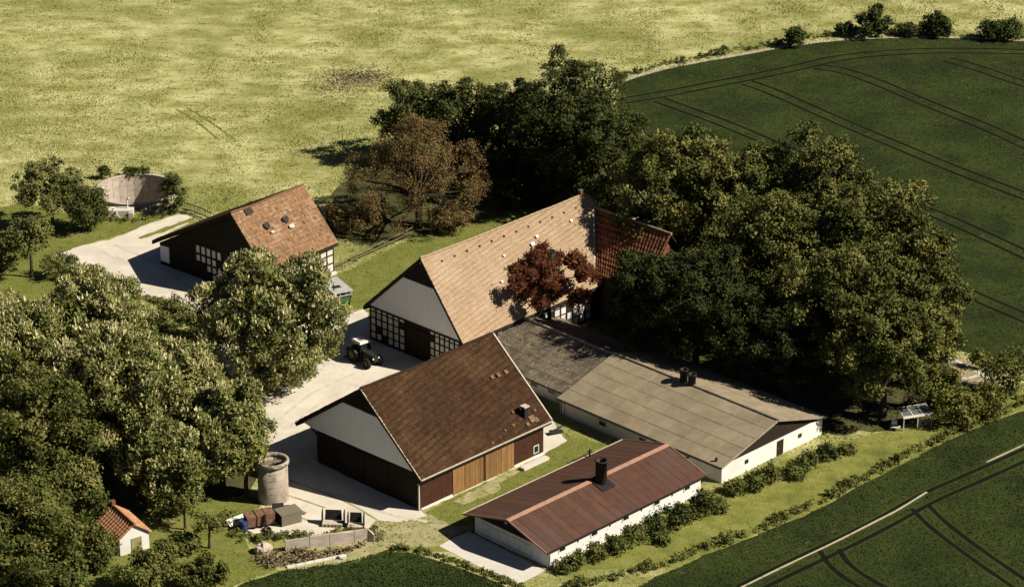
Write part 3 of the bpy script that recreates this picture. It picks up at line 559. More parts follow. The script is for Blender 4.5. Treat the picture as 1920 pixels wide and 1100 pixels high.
b = MB(); b.prism([bw(.62, 0, 0), bw(4.95, 0, 0), bw(4.95, .25, 0), bw(.62, .25, 0)], Vector((0, -.1, 0))); b.build('plinth', 'white_sheet', bn); b = MB(); b.prism([bw(13.8, 0, 0), bw(18.1, 0, 0), bw(18.1, .25, 0), bw(13.8, .25, 0)], Vector((0, -.1, 0))); b.build('plinth', 'white_sheet', bn)
window(bn, bw, 17.0, .95, .6, .7, t=.10, out=.07)
b = MB(); b.bar(L3(15.9, 17.3, 4.1), L3(15.9, 17.3, 5.95), .55, .55); c_ = b.build('chimney', 'black_metal', bn)
b = MB(); b.box(-.36, .36, -.36, .36, 0, .14); b.build('chimney_cap', 'verge_pale', c_, loc=L3(15.9, 17.3, 5.95))
sl = Vector((0, -(WB_ - RBb), -(HB - EB))).normalized(); snv = Vector((0, -(HB - EB), WB_ - RBb)).normalized()
for a, bb_, s_ in ((15.16, 13.32, .2), (16.04, 13.37, .22), (17.13, 13.37, .22), (16.5, 17.75, .38), (16.9, 17.95, .25), (15.6, 18.0, .2), (13.9, 17.6, .14), (12.6, 17.7, .12), (17.4, 17.2, .14), (10.3, 18.2, .12), (14.8, 16.6, .12)):
    z = HB - (bb_ - RBb) / (WB_ - RBb) * (HB - EB); p0 = Vector(L3(a, bb_, z)) + snv * .13
    b = MB(); b.prism([p0 + Vector((-s_, 0, 0)) - sl * s_, p0 + Vector((s_, 0, 0)) - sl * s_, p0 + Vector((s_, 0, 0)) + sl * s_, p0 + Vector((-s_, 0, 0)) + sl * s_ * .9], snv * .025); b.build('pale_tile', 'tile_old', bn)
b = MB(); b.box(13.9, 17.6, -18.55, -19.2, .02, .3); b.build('door_step', 'concrete_pad', bn)

# ------------------------------------------------------------------ half-timbered cart barn with catslide roof
LT, WT, ET, HT = 11.94, 19.05, 3.9, 9.85; RT = WT - 5.49
tb = thing('timber_barn', 'half-timbered barn with worn orange tiles, dark gable and long catslide roof', 'barn', (-42.63, 9.2), R(49.6))
tb.location.z = 0
b = MB(); b.prism([L3(.3, 1.0, 0), L3(.3, 18.5, 0), L3(.3, 18.5, ET + .05), L3(.3, RT, HT - .45), L3(.3, 1.0, 2.75)], (LT - .6, 0, 0)); b.build('wall', 'dark_board', tb)
tiles('roof_tiles', 'tile_old', tb, L3(0, WT, ET), L3(LT, WT, ET), L3(0, RT, HT), L3(LT, RT, HT), tw=.28, th=.40, seed=7, jit=.03, sag=.12, rsag=.18)
tiles('roof_tiles', 'tile_brown', tb, L3(0, 0, 2.8), L3(LT, 0, 2.8), L3(0, RT, HT), L3(LT, RT, HT), seed=8)
b = MB(); b.slab([L3(.03, WT - .05, ET - .24), L3(LT - .03, WT - .05, ET - .24), L3(LT - .03, RT, HT - .28), L3(.03, RT, HT - .28)], .14)
b.slab([L3(.03, .05, 2.55), L3(LT - .03, .05, 2.55), L3(LT - .03, RT, HT - .28), L3(.03, RT, HT - .28)], .14); b.build('roof_deck', 'timber', tb)
ridge_tiles(tb, L3(0, RT, HT + .05), L3(LT, RT, HT + .05), 'tile_old', sag=.18, sd=7)
b = MB(); e = L3(-.03, WT, ET); t_ = L3(-.03, RT, HT); b.prism([e, t_, (t_[0], t_[1], t_[2] - .45), (e[0], e[1], e[2] - .42)], (.08, 0, 0)); b.build('verge_board', 'timber', tb)
b = MB(); e = L3(-.03, 0, 2.8); b.prism([e, t_, (t_[0], t_[1], t_[2] - .45), (e[0], e[1], e[2] - .42)], (.08, 0, 0)); b.build('verge_board', 'timber', tb)
fascia(tb, LT, .1, 2.8); fascia(tb, LT, WT - .1, ET)
g2 = gf(.29)
boards('gable_boarding', 'dark_board', tb, g2, [(7.2, 4.75), (17.9, 4.55), (RT + .03, HT - .3), (RT - .03, HT - .3)], .25, .08)
cl = [(7.3 + i * .88, 7.82 + i * .88) for i in range(12)]
panel_wall(tb, g2, cl, [(.4, 1.0), (1.3, 1.95), (2.25, 2.95), (3.25, 4.15)], skip={(0, 0), (1, 0), (0, 1), (1, 1), (2, 0), (4, 2), (5, 3), (7, 3), (8, 2)})
for i in range(13): beam(tb, g2, 7.06 + i * .88, 7.20 + i * .88, 0, 4.6, .06, 'post')
for v in (.25, 1.15, 2.1, 3.1, 4.35): beam(tb, g2, 6.9, 18.4, v - .07, v + .07, .045, 'rail')
b = MB(); b.prism([g2(1.1, .5, 0), g2(2.6, .5, 0), g2(2.6, 2.55, 0), g2(1.1, 2.45, 0)], (-.05, 0, 0)); b.build('white_panel', 'white_board', tb)
b = MB(); b.prism([g2(2.9, 0.05, 0), g2(6.6, 0.05, 0), g2(6.6, 3.3, 0), g2(2.9, 3.0, 0)], (-.05, 0, 0)); b.build('cart_door', 'dark_board', tb)
ws = lambda u, v, o: L3(u, 18.5 + o, v)
ct = [(.55 + i * 1.12, 1.42 + i * 1.12) for i in range(10)]
panel_wall(tb, ws, ct, [(.35, 1.2), (1.42, 2.25), (2.47, 3.25), (3.42, 3.8)], skip={(3, 0), (3, 1)})
for i in range(11): beam(tb, ws, .36 + i * 1.12, .48 + i * 1.12, 0, 4.0, .06, 'post')
for v in (.25, 1.31, 2.36, 3.34): beam(tb, ws, .3, 11.6, v - .06, v + .06, .045, 'rail')
b = MB(); b.box(.2, 11.7, -18.62, -18.95, .02, .28); b.build('plinth', 'concrete_pad', tb)
stt = Vector((0, -(WT - RT), -(HT - ET))).normalized(); snt = Vector((0, -(HT - ET), WT - RT)).normalized() * -1
snt = Vector((0, -(HT - ET), (WT - RT))).normalized()
def tbp(a, bb, up=.12): return Vector(L3(a, bb, HT - (bb - RT) / (WT - RT) * (HT - ET))) + snt * up
X = Vector((1, 0, 0))
p = tbp(2.45, 13.95); b = MB(); b.prism([p - X * .55 - stt * .35, p + X * .55 - stt * .35, p + X * .6 + stt * .4, p - X * .5 + stt * .45], snt * .04); b.build('roof_hole', 'black_metal', tb)
for a, bb in ((3.72, 15.61), (6.7, 15.7)):
    p = tbp(a, bb); b = MB()
    b.prism([p + stt * .55, p + X * .42 + stt * .05, p + X * .42 - stt * .35, p + X * .2 - stt * .5, p - stt * .3, p - X * .2 - stt * .45, p - X * .42 - stt * .3, p - X * .42 + stt * .1], snt * .05); b.build('owl_hole', 'black_metal', tb)
    p = tbp(a + .25, bb + .55, .11); b = MB(); k = .34 if a > 5 else .2
    b.prism([p - X * k + stt * .0, p + X * k - stt * .1, p + X * (k + .1) + stt * k, p + X * .1 + stt * k * 1.3, p - X * k + stt * k], snt * .03); b.build('droppings_stain', 'verge_pale', tb)

# ------------------------------------------------------------------ long stable (older section and newer section)
LS, WS, ES, HS, RS = 23.1, 16.62, 1.99, 4.36, 8.7
st = thing('stable', 'long low stable with grey fibre sheet roof, white walls and two round roof vents', 'stable', (4.73, -32.2), R(44.96))
b = MB(); b.box(.4, WS - .4, -.4, -LS + .3, 0, ES - .12); b.build('wall', 'white_wall', st)
b = MB(); b.prism([L3(.45, LS - .45, ES - .1), L3(WS - .45, LS - .45, ES - .1), L3(RS, LS - .45, HS - .12)], (0, .2, 0)); b.build('gable_cladding', 'dark_board', st)
b = MB(); b.prism([L3(.45, .6, ES - .1), L3(WS - .45, .6, ES - .1), L3(RS, .6, HS - .12)], (0, .2, 0)); b.build('gable_cladding', 'dark_board', st)
def sheets(parent, m, e0, e1, r0, r1, nc, nr, t=.05, name='roof_sheet', over=.06):
    e0, e1, r0, r1 = (Vector(p) for p in (e0, e1, r0, r1)); nn = (e1 - e0).cross(r0 - e0).normalized(); nn = nn if nn.z > 0 else -nn
    for r in range(nr):
        for c in range(nc):
            t0, t1 = r / nr, min(1, (r + 1) / nr); u0, u1 = c / nc, (c + 1) / nc
            def P(u, t): return e0.lerp(e1, u).lerp(r0.lerp(r1, u), t)
            du = .010 * rnd.uniform(.1, .6) / max(1e-6, (e1 - e0).length) * 4
            q = [P(u0 + du, t0) + nn * (.028 + rnd.uniform(-.006, .008)), P(u1 - du, t0) + nn * (.028 + rnd.uniform(-.006, .008)), P(u1 - du, t1) + nn * rnd.uniform(-.005, .01), P(u0 + du, t1) + nn * rnd.uniform(-.005, .01)]
            b = MB(); b.prism(q, -nn * t); b.build(name, m, parent)
sheets(st, 'sheet_grey', L3(0, 0, ES), L3(0, LS, ES), L3(RS, 0, HS), L3(RS, LS, HS), 10, 5)
sheets(st, 'sheet_grey', L3(WS, 0, ES), L3(WS, LS, ES), L3(RS, 0, HS), L3(RS, LS, HS), 10, 5)
b = MB(); b.slab([L3(.08, .05, ES - .04), L3(.08, LS - .05, ES - .04), L3(RS, LS - .05, HS - .05), L3(RS, .05, HS - .05)], .1); b.slab([L3(WS - .08, .05, ES - .04), L3(WS - .08, LS - .05, ES - .04), L3(RS, LS - .05, HS - .05), L3(RS, .05, HS - .05)], .1); b.build('roof_deck', 'timber', st)
ridge_tiles(st, L3(RS, 0, HS + .02), L3(RS, LS + .05, HS + .02), 'ridge_grey', 'ridge_cap', 1.6, .19)
b = MB()
for s0 in (0, WS):
    p0, p1 = Vector(L3(s0, LS + .04, ES)), Vector(L3(RS, LS + .04, HS)); b.prism([p0 + Vector((0, 0, .1)), p1 + Vector((0, 0, .1)), p1 - Vector((0, 0, .16)), p0 - Vector((0, 0, .16))], (0, .08, 0))
b.build('verge_board', 'ridge_grey', st)
b = MB(); b.bar(L3(-.1, -.05, ES - .07), L3(-.1, LS, ES - .07), .16, .12); b.build('gutter', 'black_metal', st)
b = MB(); b.tube(L3(-.1, .15, ES - .1), L3(.3, .25, ES - .5), .07, .07, 6); b.tube(L3(.3, .25, ES - .5), L3(.3, .25, 0), .07, .07, 6); b.build('downpipe', 'verge_pale', st)
b = MB(); b.tube(L3(-.1, .75, ES - .1), L3(.28, .8, ES - .5), .06, .06, 6); b.tube(L3(.28, .8, ES - .5), L3(.28, .8, 0), .06, .06, 6); b.build('downpipe', 'verge_pale', st)
stf = lambda u, v, o: L3(.4 - o, u, v)
for u in (6.3, 12.0, 17.6): window(st, stf, u, 1.05, .95, .5, t=.12)
ste = lambda u, v, o: L3(u, LS - .3 + o, v)
for u in (4.2, 12.6): window(st, ste, u, 1.15, .42, .34, t=.04, fr='black_metal')
b = MB(); b.prism([ste(8.95, .05, 0), ste(9.95, .05, 0), ste(9.95, 1.72, 0), ste(8.95, 1.72, 0)], (0, -.05, 0)); dr = b.build('door', 'dark_board', st)
b = MB(); b.box(-.03, .03, -.03, .03, -.06, .06); b.build('handle', 'grey_metal', dr, loc=ste(9.1, .9, .08))
for u, hgt in ((10.0, 1.25), (11.15, 1.1)):
    b = MB(); b.lathe([(.42, -.5), (.42, hgt), (.5, hgt), (.5, hgt + .12), (.34, hgt + .12), (.34, -.3)], 16, L3(RS + .1, u, HS)); b.build('roof_vent', 'black_metal', st, True)
b = MB(); b.tube(L3(.55, LS - 1.2, ES + .1), L3(.55, LS - 1.2, ES + .55), .13, .13, 8); b.build('vent_pipe', 'black_metal', st)
b = MB(); b.bar(L3(-.5, LS - 4.6, 1.5), L3(.4, LS - 4.6, 1.55), .3, .1); b.build('door_canopy', 'white_sheet', st)
# older section
OA, OE = 1.6, 1.75
b = MB(); b.box(OA + .4, 15.4, .35, 15.0, 0, OE - .1); b.build('old_wall', 'white_wall', st)
sheets(st, 'sheet_old', L3(OA, -15.5, OE), L3(OA, -.15, OE), L3(RS, -15.5, HS - .15), L3(RS, -.15, HS - .15), 7, 5)
sheets(st, 'sheet_old', L3(15.6, -15.5, OE), L3(15.6, -.15, OE), L3(RS, -15.5, HS - .15), L3(RS, -.15, HS - .15), 7, 5)
b = MB(); b.slab([L3(OA + .08, -15.4, OE - .04), L3(OA + .08, -.2, OE - .04), L3(RS, -.2, HS - .2), L3(RS, -15.4, HS - .2)], .1); b.slab([L3(15.5, -15.4, OE - .04), L3(15.5, -.2, OE - .04), L3(RS, -.2, HS - .2), L3(RS, -15.4, HS - .2)], .1); b.build('old_roof_deck', 'timber', st)
ridge_tiles(st, L3(RS, -15.5, HS - .12), L3(RS, -.2, HS - .12), 'ridge_grey', 'ridge_cap', 1.6, .19)
b = MB(); b.bar(L3(OA - .08, -15.4, OE - .06), L3(OA - .08, -.3, OE - .06), .14, .1); b.build('old_gutter', 'black_metal', st)
so = lambda u, v, o: L3(OA + .4 - o, u, v)
for u in (-5.3, -2.7, -8.2): window(st, so, u, 1.2, .95, .5, t=.06, fr='white_sheet')

# ------------------------------------------------------------------ red-roofed shed
LR, WR, ER, HR, RR = 22.89, 11.32, 2.13, 3.73, 6.0
rs = thing('red_roof_shed', 'low white shed with dull red sheet roof and thick dark flue in the foreground', 'shed', (-4.77, -58.66), R(45.18))
b = MB(); b.box(.9, LR - .4, -.6, -WR + .35, 0, ER - .12); b.build('wall', 'white_wall', rs)
b = MB(); b.prism([L3(.9, .6, ER - .13), L3(.9, WR - .4, ER - .13), L3(.9, RR, HR - .12)], (.3, 0, 0)); b.build('gable_cladding', 'dark_board', rs)
b = MB(); b.prism([L3(LR - .4, .6, ER - .13), L3(LR - .4, WR - .4, ER - .13), L3(LR - .4, RR, HR - .12)], (-.3, 0, 0)); b.build('gable_cladding', 'dark_board', rs)
sheets(rs, 'sheet_red', L3(0, WR, ER), L3(LR, WR, ER), L3(0, RR, HR), L3(LR, RR, HR), 23, 1)
sheets(rs, 'sheet_red', L3(0, 0, ER), L3(LR, 0, ER), L3(0, RR, HR), L3(LR, RR, HR), 23, 1)
b = MB(); b.slab([L3(.05, WR - .08, ER - .04), L3(LR - .05, WR - .08, ER - .04), L3(LR - .05, RR, HR - .05), L3(.05, RR, HR - .05)], .1); b.slab([L3(.05, .08, ER - .04), L3(LR - .05, .08, ER - .04), L3(LR - .05, RR, HR - .05), L3(.05, RR, HR - .05)], .1); b.build('roof_deck', 'timber', rs)
dR = Vector(L3(0, WR, ER)) - Vector(L3(0, RR, HR)); dR.normalize(); dl = Vector(L3(0, 0, ER)) - Vector(L3(0, RR, HR)); dl.normalize()
nc_ = 14; o0 = None
for i in range(nc_):      # folded ridge caps
    a0, a1 = LR * i / nc_, LR * (i + 1) / nc_ + .06
    if 11.6 < (a0 + a1) / 2 < 13.2: continue
    b = MB(); t0, t1 = Vector(L3(a0, RR, HR + .10)), Vector(L3(a1, RR, HR + .11))
    b.prism([t0 + dl * .10, t0, t0 + dR * .42, t0 + dR * .42 - Vector((0, 0, .03)), t0 - Vector((0, 0, .05)), t0 + dl * .1 - Vector((0, 0, .03))], t1 - t0); b.build('ridge_cap', 'ridge_red', rs)
for s0 in (0, WR):
    b = MB(); p0, p1 = Vector(L3(-.04, s0, ER)), Vector(L3(-.04, RR, HR)); b.prism([p0 + Vector((0, 0, .09)), p1 + Vector((0, 0, .10)), p1 - Vector((0, 0, .08)), p0 - Vector((0, 0, .08))], (.07, 0, 0)); b.build('verge_board', 'ridge_red', rs)
    b = MB(); p0, p1 = Vector(L3(LR + .04, s0, ER)), Vector(L3(LR + .04, RR, HR)); b.prism([p0 + Vector((0, 0, .09)), p1 + Vector((0, 0, .10)), p1 - Vector((0, 0, .08)), p0 - Vector((0, 0, .08))], (-.07, 0, 0)); b.build('verge_board', 'ridge_red', rs)
b = MB(); b.bar(L3(0, -.06, ER + .02), L3(LR, -.06, ER + .02), .1, .08); b.build('gutter', 'verge_pale', rs)
b = MB(); b.bar(L3(0, WR + .05, ER - .05), L3(LR, WR + .05, ER - .05), .12, .09); b.build('gutter', 'black_metal', rs)
b = MB(); b.lathe([(.58, -.9), (.58, 2.2), (.64, 2.2), (.64, 2.34), (.5, 2.34), (.5, -.6)], 20, L3(12.4, 6.75, HR - .1)); c_ = b.build('flue', 'black_metal', rs, True)
b = MB(); b.slab([L3(11.5, 7.9, HR - .48), L3(13.3, 7.9, HR - .48), L3(13.3, 5.9, HR + .16), L3(11.5, 5.9, HR + .16)], .08); b.build('flue_flashing', 'black_metal', c_)
rw = lambda u, v, o: L3(u, WR - .35 + o, v)
for u in (2.5, 6.97, 11.44, 15.92, 20.4): window(rs, rw, u, 1.52, .8, .42, t=.10, fr='white_sheet')
for u in (4.7, 9.2, 13.7, 18.2):
    b = MB(); b.prism([rw(u - 1.3, 1.62, 0), rw(u + 1.3, 1.62, 0), rw(u + 1.3, 1.74, 0), rw(u - 1.3, 1.74, 0)], (0, -.05, 0)); b.build('vent_slot', 'grey_metal', rs)
    b = MB(); b.prism([rw(u - .06, 1.45, 0), rw(u + .06, 1.45, 0), rw(u + .06, 1.9, 0), rw(u - .06, 1.9, 0)], (0, -.07, 0)); b.build('bracket', 'black_metal', rs)
rg = gf(.89)
for u0, u1 in ((1.5, 5.2), (5.3, 8.6)):
    b = MB(); b.prism([rg(u0, .05, 0), rg(u1, .05, 0), rg(u1, 1.92, 0), rg(u0, 1.92, 0)], (-.05, 0, 0)); dr = b.build('sliding_door', 'white_sheet', rs)
    for v in (.3, 1.5):
        p = MB(); p.prism([rg(u0 + .1, v, .051), rg(u1 - .1, v, .051), rg(u1 - .1, v + .12, .051), rg(u0 + .1, v + .12, .051)], (-.03, 0, 0)); p.build('door_batten', 'verge_pale', dr)
b = MB(); b.bar(rg(1.3, 1.98, .06), rg(9.6, 1.98, .06), .1, .08); b.build('door_rail', 'grey_metal', rs)
b = MB(); b.tube(rg(5.2, 2.9, 0), rg(5.2, 2.85, .22), .11, .16, 8); b.build('lamp', 'verge_pale', rs)
b = MB(); b.bar(L3(.9, .62, 0), L3(.9, .62, ER - .1), .16, .16); b.build('corner_post', 'timber', rs)
# small lean-to on its yard side
b = MB(); b.box(16.2, 19.4, .9, -.6, 0, 1.5); b.build('leanto_wall', 'dark_board', rs)
sheets(rs, 'sheet_red', L3(16.0, -1.3, 1.5), L3(19.6, -1.3, 1.5), L3(16.0, .45, 2.02), L3(19.6, .45, 2.02), 3, 1, name='leanto_sheet')
b = MB(); b.bar(L3(15.98, -1.34, 1.54), L3(15.98, .45, 2.05), .08, .12); b.build('leanto_verge', 'ridge_red', rs)
b = MB(); b.tube(L3(17.6, .3, 1.9), L3(17.6, .3, 3.0), .1, .1, 8); b.bar(L3(17.3, .3, 2.86), L3(17.9, .3, 2.86), .08, .08); b.build('stovepipe', 'black_metal', rs)

# ------------------------------------------------------------------ small tiled garden hut
SH = (-37.61, -60.46)
hut = thing('garden_hut', 'tiny white hut with bright orange tiled roof among shrubs', 'hut', (SH[0], SH[1]), R(-57))
# local x runs along the ridge towards the camera, width along y
lh, wh, eh, hh = 5.2, 3.6, 1.9, 3.1
b = MB(); b.box(-lh / 2 + .25, lh / 2 - .25, -wh / 2 + .25, wh / 2 - .25, 0, eh); b.build('wall', 'white_wall', hut)
b = MB(); b.prism([(-lh / 2 + .25, -wh / 2 + .25, eh), (-lh / 2 + .25, wh / 2 - .25, eh), (-lh / 2 + .25, 0, hh - .12)], (lh - .5, 0, 0)); b.build('gable', 'white_wall', hut)
o0 = None
for s_ in (-1, 1):       # big roll tiles, one part each column strip
    n_ = 11
    for i in range(n_):
        for r in range(6):
            x0, x1 = -lh / 2 + lh * i / n_, -lh / 2 + lh * (i + 1) / n_; t0, t1 = r / 6, (r + 1) / 6
            def Q(x, t, up): return Vector((x, s_ * wh / 2 * (1 - t), eh - .1 + (hh - eh + .1) * t + up))
            b = MB(); xm_ = (x0 + x1) / 2
            b.add([Q(x0, t0, .04), Q(xm_, t0, .15), Q(x1 - .05, t0, .04), Q(x0, t1, .0), Q(xm_, t1, .10), Q(x1 - .05, t1, 0), Q(x0, t0, -.05), Q(x1, t0, -.05), Q(x0, t1, -.05), Q(x1, t1, -.05)],
                  [(0, 1, 4, 3), (1, 2, 5, 4), (0, 6, 7, 2, 1), (6, 8, 9, 7), (2, 7, 9, 5), (0, 3, 8, 6), (3, 4, 5, 9, 8)]); b.build('roof_tile', 'tile_shed', hut)
b = MB(); b.tube((-lh / 2, 0, hh + .06), (lh / 2 + .05, 0, hh + .06), .13, .13, 8); b.build('ridge_tile', 'tile_shed', hut)
b = MB(); b.box(lh / 2 - .25, lh / 2 - .19, -.35, .75, .1, 1.55); dr = b.build('door', 'straw_dirt', hut); b = MB(); b.box(lh / 2 - .19, lh / 2 - .16, .55, .62, .7, .95); b.build('handle', 'black_metal', dr)
b = MB(); b.box(-2.3, -1.9, -.2, .2, hh - .2, hh + .55); b.build('chimney', 'chimney_brick', hut)

# ------------------------------------------------------------------ silo and slurry pit
SP = (-23.80, -51.41)
si = thing('silo', 'round concrete silo stump with thick mossy rim beside the barn shadow', 'silo', SP)
b = MB(); b.lathe([(1.52, 0), (1.52, 4.1), (1.3, 4.1), (1.3, .2)], 40); b.build('wall', 'silo_concrete', si, True)
b = MB(); b.lathe([(1.52, 4.0), (1.66, 4.04), (1.70, 4.2), (1.66, 4.42), (1.55, 4.48), (1.36, 4.42), (1.28, 4.1)], 40, closed=True); b.build('rim', 'rubble', si, True)
b = MB(); b.lathe([(1.31, 3.4), (.01, 3.4)], 32); b.build('fill', 'sludge', si)
b = MB(); b.slab([(-1.2, -.1, 4.15), (-.5, -.9, 4.25), (.95, .55, 4.05), (.3, .9, 4.0)], .08); b.build('loose_board', 'grey_wood', si)
for i in range(5):
    b = MB(); b.lathe([(1.525, .0), (1.538, .03), (1.525, .06)], 40, (0, 0, .5 + i * .72)); b.build('formwork_seam', 'silo_concrete', si)
ta = thing('slurry_pit', 'large round sunken concrete slurry pit with pale curved inner wall in the meadow', 'pit', (TC[0], TC[1]))
ZB, ZF = -4.2, .35
npc = 32; o0 = None
for i in range(npc):     # precast wall staves
    b = MB(); a0, a1 = i * math.tau / npc, (i + 1) * math.tau / npc - .006
    pts = [(r * math.cos(a), r * math.sin(a)) for r, a in ((TR - .2, a0), (TR + .13, a0), (TR + .13, a1), (TR - .2, a1))]
    z1 = ZF + rnd.uniform(-.02, .03); b.hexa([(x, y, ZB) for x, y in pts] + [(x, y, z1) for x, y in pts]); b.build('wall_stave', 'tank_concrete', ta)
b = MB(); b.add([((TR) * math.cos(k * math.tau / 48), (TR) * math.sin(k * math.tau / 48), ZB + .1) for k in range(48)], [tuple(range(48))]); b.build('floor', 'sludge', ta)
b = MB(); b.lathe([(TR - .25, ZF + .04), (TR + .2, ZF + .04), (TR + .2, ZF + .16), (TR - .25, ZF + .16)], 48, closed=True); b.build('rim', 'tank_concrete', ta)
for k, aa in enumerate((80, 96, 112, 62, 45)):
    b = MB(); b.tube(((TR + .4) * math.cos(R(aa)), (TR + .4) * math.sin(R(aa)), 0), ((TR + .4) * math.cos(R(aa)), (TR + .4) * math.sin(R(aa)), 1.3), .05, .04, 6); b.build('guard_post', 'fence_wood', ta)
p_ = (-48.24, 24.46)
pb = thing('pump_sump', 'pale concrete sump cover with upright pipe in front of the slurry pit', 'sump', p_)
b = MB(); b.box(-1.6, 1.5, -.7, .7, 0, .75); b.box(1.0, 1.55, -1.05, -.7, 0, .6); b.build('cover', 'concrete_pad', pb)
b = MB(); b.tube((.75, .2, .7), (.75, .2, 2.0), .09, .09, 8); b.tube((.75, .2, 2.0), (1.0, .1, 2.12), .11, .1, 8); b.build('pipe', 'white_sheet', pb)
b = MB()
pts = [Vector((-.5, -.75, .7)), Vector((-.45, -1.0, .35)), Vector((-.1, -1.25, .1)), Vector((.5, -1.5, .07))]
for a_, c_ in zip(pts[:-1], pts[1:]): b.tube(a_, c_, .1, .1, 6)
b.build('hose', 'verge_pale', pb)
rb_ = thing('rubble_bank', 'broken low rubble edging at the front of the slurry pit', 'rubble', (-43.74, 25.52))
for i in range(16):
    b = MB(); s_ = rnd.uniform(.18, .38); x, y = -1.8 + i * .26, -.1 + .05 * i + rnd.uniform(-.15, .15)
    b.hexa([(x + dx * s_ * rnd.uniform(.7, 1.2), y + dy * s_ * rnd.uniform(.7, 1.2), z) for z in (0, s_ * rnd.uniform(.9, 1.8)) for dx, dy in ((-1, -1), (1, -1), (1, 1), (-1, 1))]); b.build('stone', 'rubble', rb_)

# ------------------------------------------------------------------ tractor and trailer
def wheel(parent, x, y, r, wd):
    b = MB(); b.lathe([(r * .55, -wd / 2), (r * .9, -wd / 2), (r, -wd * .32), (r, wd * .32), (r * .9, wd / 2), (r * .55, wd / 2)], 20, closed=True)
    b.v = [(p[0], p[2], p[1]) for p in b.v]; w0 = b.build('wheel', 'tyre', parent, True, loc=(x, y, r))
    b = MB(); b.lathe([(.01, -wd * .3), (r * .56, -wd * .34), (r * .56, wd * .34), (.01, wd * .3)], 16); b.v = [(p[0], p[2], p[1]) for p in b.v]; b.build('rim', 'rim_paint', w0)
    b = MB()
    for k in range(14):
        a = k * math.tau / 14; c, s_ = math.cos(a), math.sin(a)
        b.hexa([(c * rr - s_ * t, yy, s_ * rr + c * t) for rr in (r * .97, r * 1.03) for t, yy in ((-.04, -wd * .45), (.04, -wd * .45), (.1, wd * .45), (.02, wd * .45))])
    b.build('lugs', 'tyre', w0); return w0
tr = thing('tractor', 'dark tractor with pale cab roof parked in the yard before the farmhouse', 'tractor', (-16.19, -18.98), R(-50))
for s_ in (-1, 1):
    wheel(tr, -1.05, s_ * .88, .86, .5); wheel(tr, 1.45, s_ * .82, .58, .38)
    b = MB(); n_ = 7
    for k in range(n_):
        a0, a1 = R(25 + k * 20), R(25 + (k + 1) * 20)
        b.hexa([(-1.05 + rr * math.cos(a), s_ * yy, .86 + rr * math.sin(a)) for rr in (.95, 1.0) for a, yy in ((a0, .62), (a1, .62), (a1, 1.14), (a0, 1.14))])
    b.build('mudguard', 'tractor_green', tr)
b = MB(); b.hexa([(.15, -.42, .75), (2.05, -.34, .75), (2.05, .34, .75), (.15, .42, .75), (.15, -.40, 1.62), (2.0, -.30, 1.42), (2.0, .30, 1.42), (.15, .40, 1.62)]); hd = b.build('hood', 'tractor_green', tr)
b = MB(); b.box(2.0, 2.1, -.3, .3, .8, 1.35); b.build('grille', 'black_metal', hd)
b = MB(); b.box(-1.5, 1.7, -.3, .3, .5, .8); b.build('chassis', 'black_metal', tr)
b = MB(); b.box(1.35, 1.55, -.75, .75, .48, .64); b.build('front_axle', 'black_metal', tr)
b = MB(); b.hexa([(-1.35, -.62, .9), (.15, -.6, .9), (.15, .6, .9), (-1.35, .62, .9), (-1.25, -.58, 2.35), (.02, -.56, 2.35), (.02, .56, 2.35), (-1.25, .58, 2.35)]); cb = b.build('cab', 'glass_dark', tr)
for x in (-1.3, .08):
    for s_ in (-1, 1): b = MB(); b.bar((x, s_ * .61, .9), (x * .93, s_ * .57, 2.36), .09, .09); b.build('pillar', 'black_metal', cb)
b = MB(); b.hexa([(-1.48, -.74, 2.36), (.2, -.74, 2.36), (.2, .74, 2.36), (-1.48, .74, 2.36), (-1.36, -.62, 2.56), (.06, -.62, 2.56), (.06, .62, 2.56), (-1.36, .62, 2.56)]); rf = b.build('cab_roof', 'tractor_white', tr)
b = MB(); b.box(-.95, -.35, -.28, .28, 2.56, 2.585); b.build('roof_hatch', 'grey_metal', rf)
b = MB(); b.tube((.75, -.32, 1.5), (.75, -.32, 2.5), .06, .06, 8); b.build('exhaust', 'black_metal', tr)
b = MB(); b.box(.25, .6, .42, .8, .7, 1.1); b.build('tool_box', 'tractor_green', tr)
b = MB(); b.bar((-1.4, -.35, .55), (-2.0, -.45, .35), .08, .08); b.bar((-1.4, .35, .55), (-2.0, .45, .35), .08, .08); b.bar((-2.05, -1.3, .3), (-2.05, 1.3, .3), .12, .2); b.build('rear_linkage', 'black_metal', tr)
for s_ in (-1, 1): b = MB(); b.tube((2.0, s_ * .38, 1.2), (2.1, s_ * .38, 1.2), .1, .1, 8); b.build('headlight', 'white_sheet', hd)

tl = thing('farm_trailer', 'green and grey farm trailer half hidden behind the yard chestnut', 'trailer', (-20.18, -3.99), R(-62))
b = MB(); b.hexa([(-2.0, -.85, .75), (1.9, -.85, .75), (1.9, .85, .75), (-2.0, .85, .75), (-2.1, -1.1, 2.2), (2.05, -1.1, 2.2), (2.05, 1.1, 2.2), (-2.1, 1.1, 2.2)]); bd = b.build('body', 'tractor_green', tl)
b = MB(); b.hexa([(1.99, -.62, 1.3), (2.02, -.62, 1.3), (2.02, .78, 1.3), (1.99, .78, 1.3), (2.06, -.7, 2.0), (2.09, -.7, 2.0), (2.09, .86, 2.0), (2.06, .86, 2.0)]); b.build('tailgate_panel', 'trailer_green', bd)
for y in (-1.05, -.35, .35, 1.0): b = MB(); b.bar((2.08, y, 2.2), (2.08, y, 2.75), .08, .08); b.build('rack_post', 'trailer_grey', tl)
b = MB(); b.box(2.03, 2.13, -1.1, 1.1, 2.18, 2.28); b.build('rack_rail', 'trailer_grey', tl)
b = MB(); b.slab([(-2.2, -1.2, 2.78), (2.25, -1.2, 2.78), (2.25, 1.2, 2.78), (-2.2, 1.2, 2.78)], .1); b.build('cover', 'trailer_grey', tl)
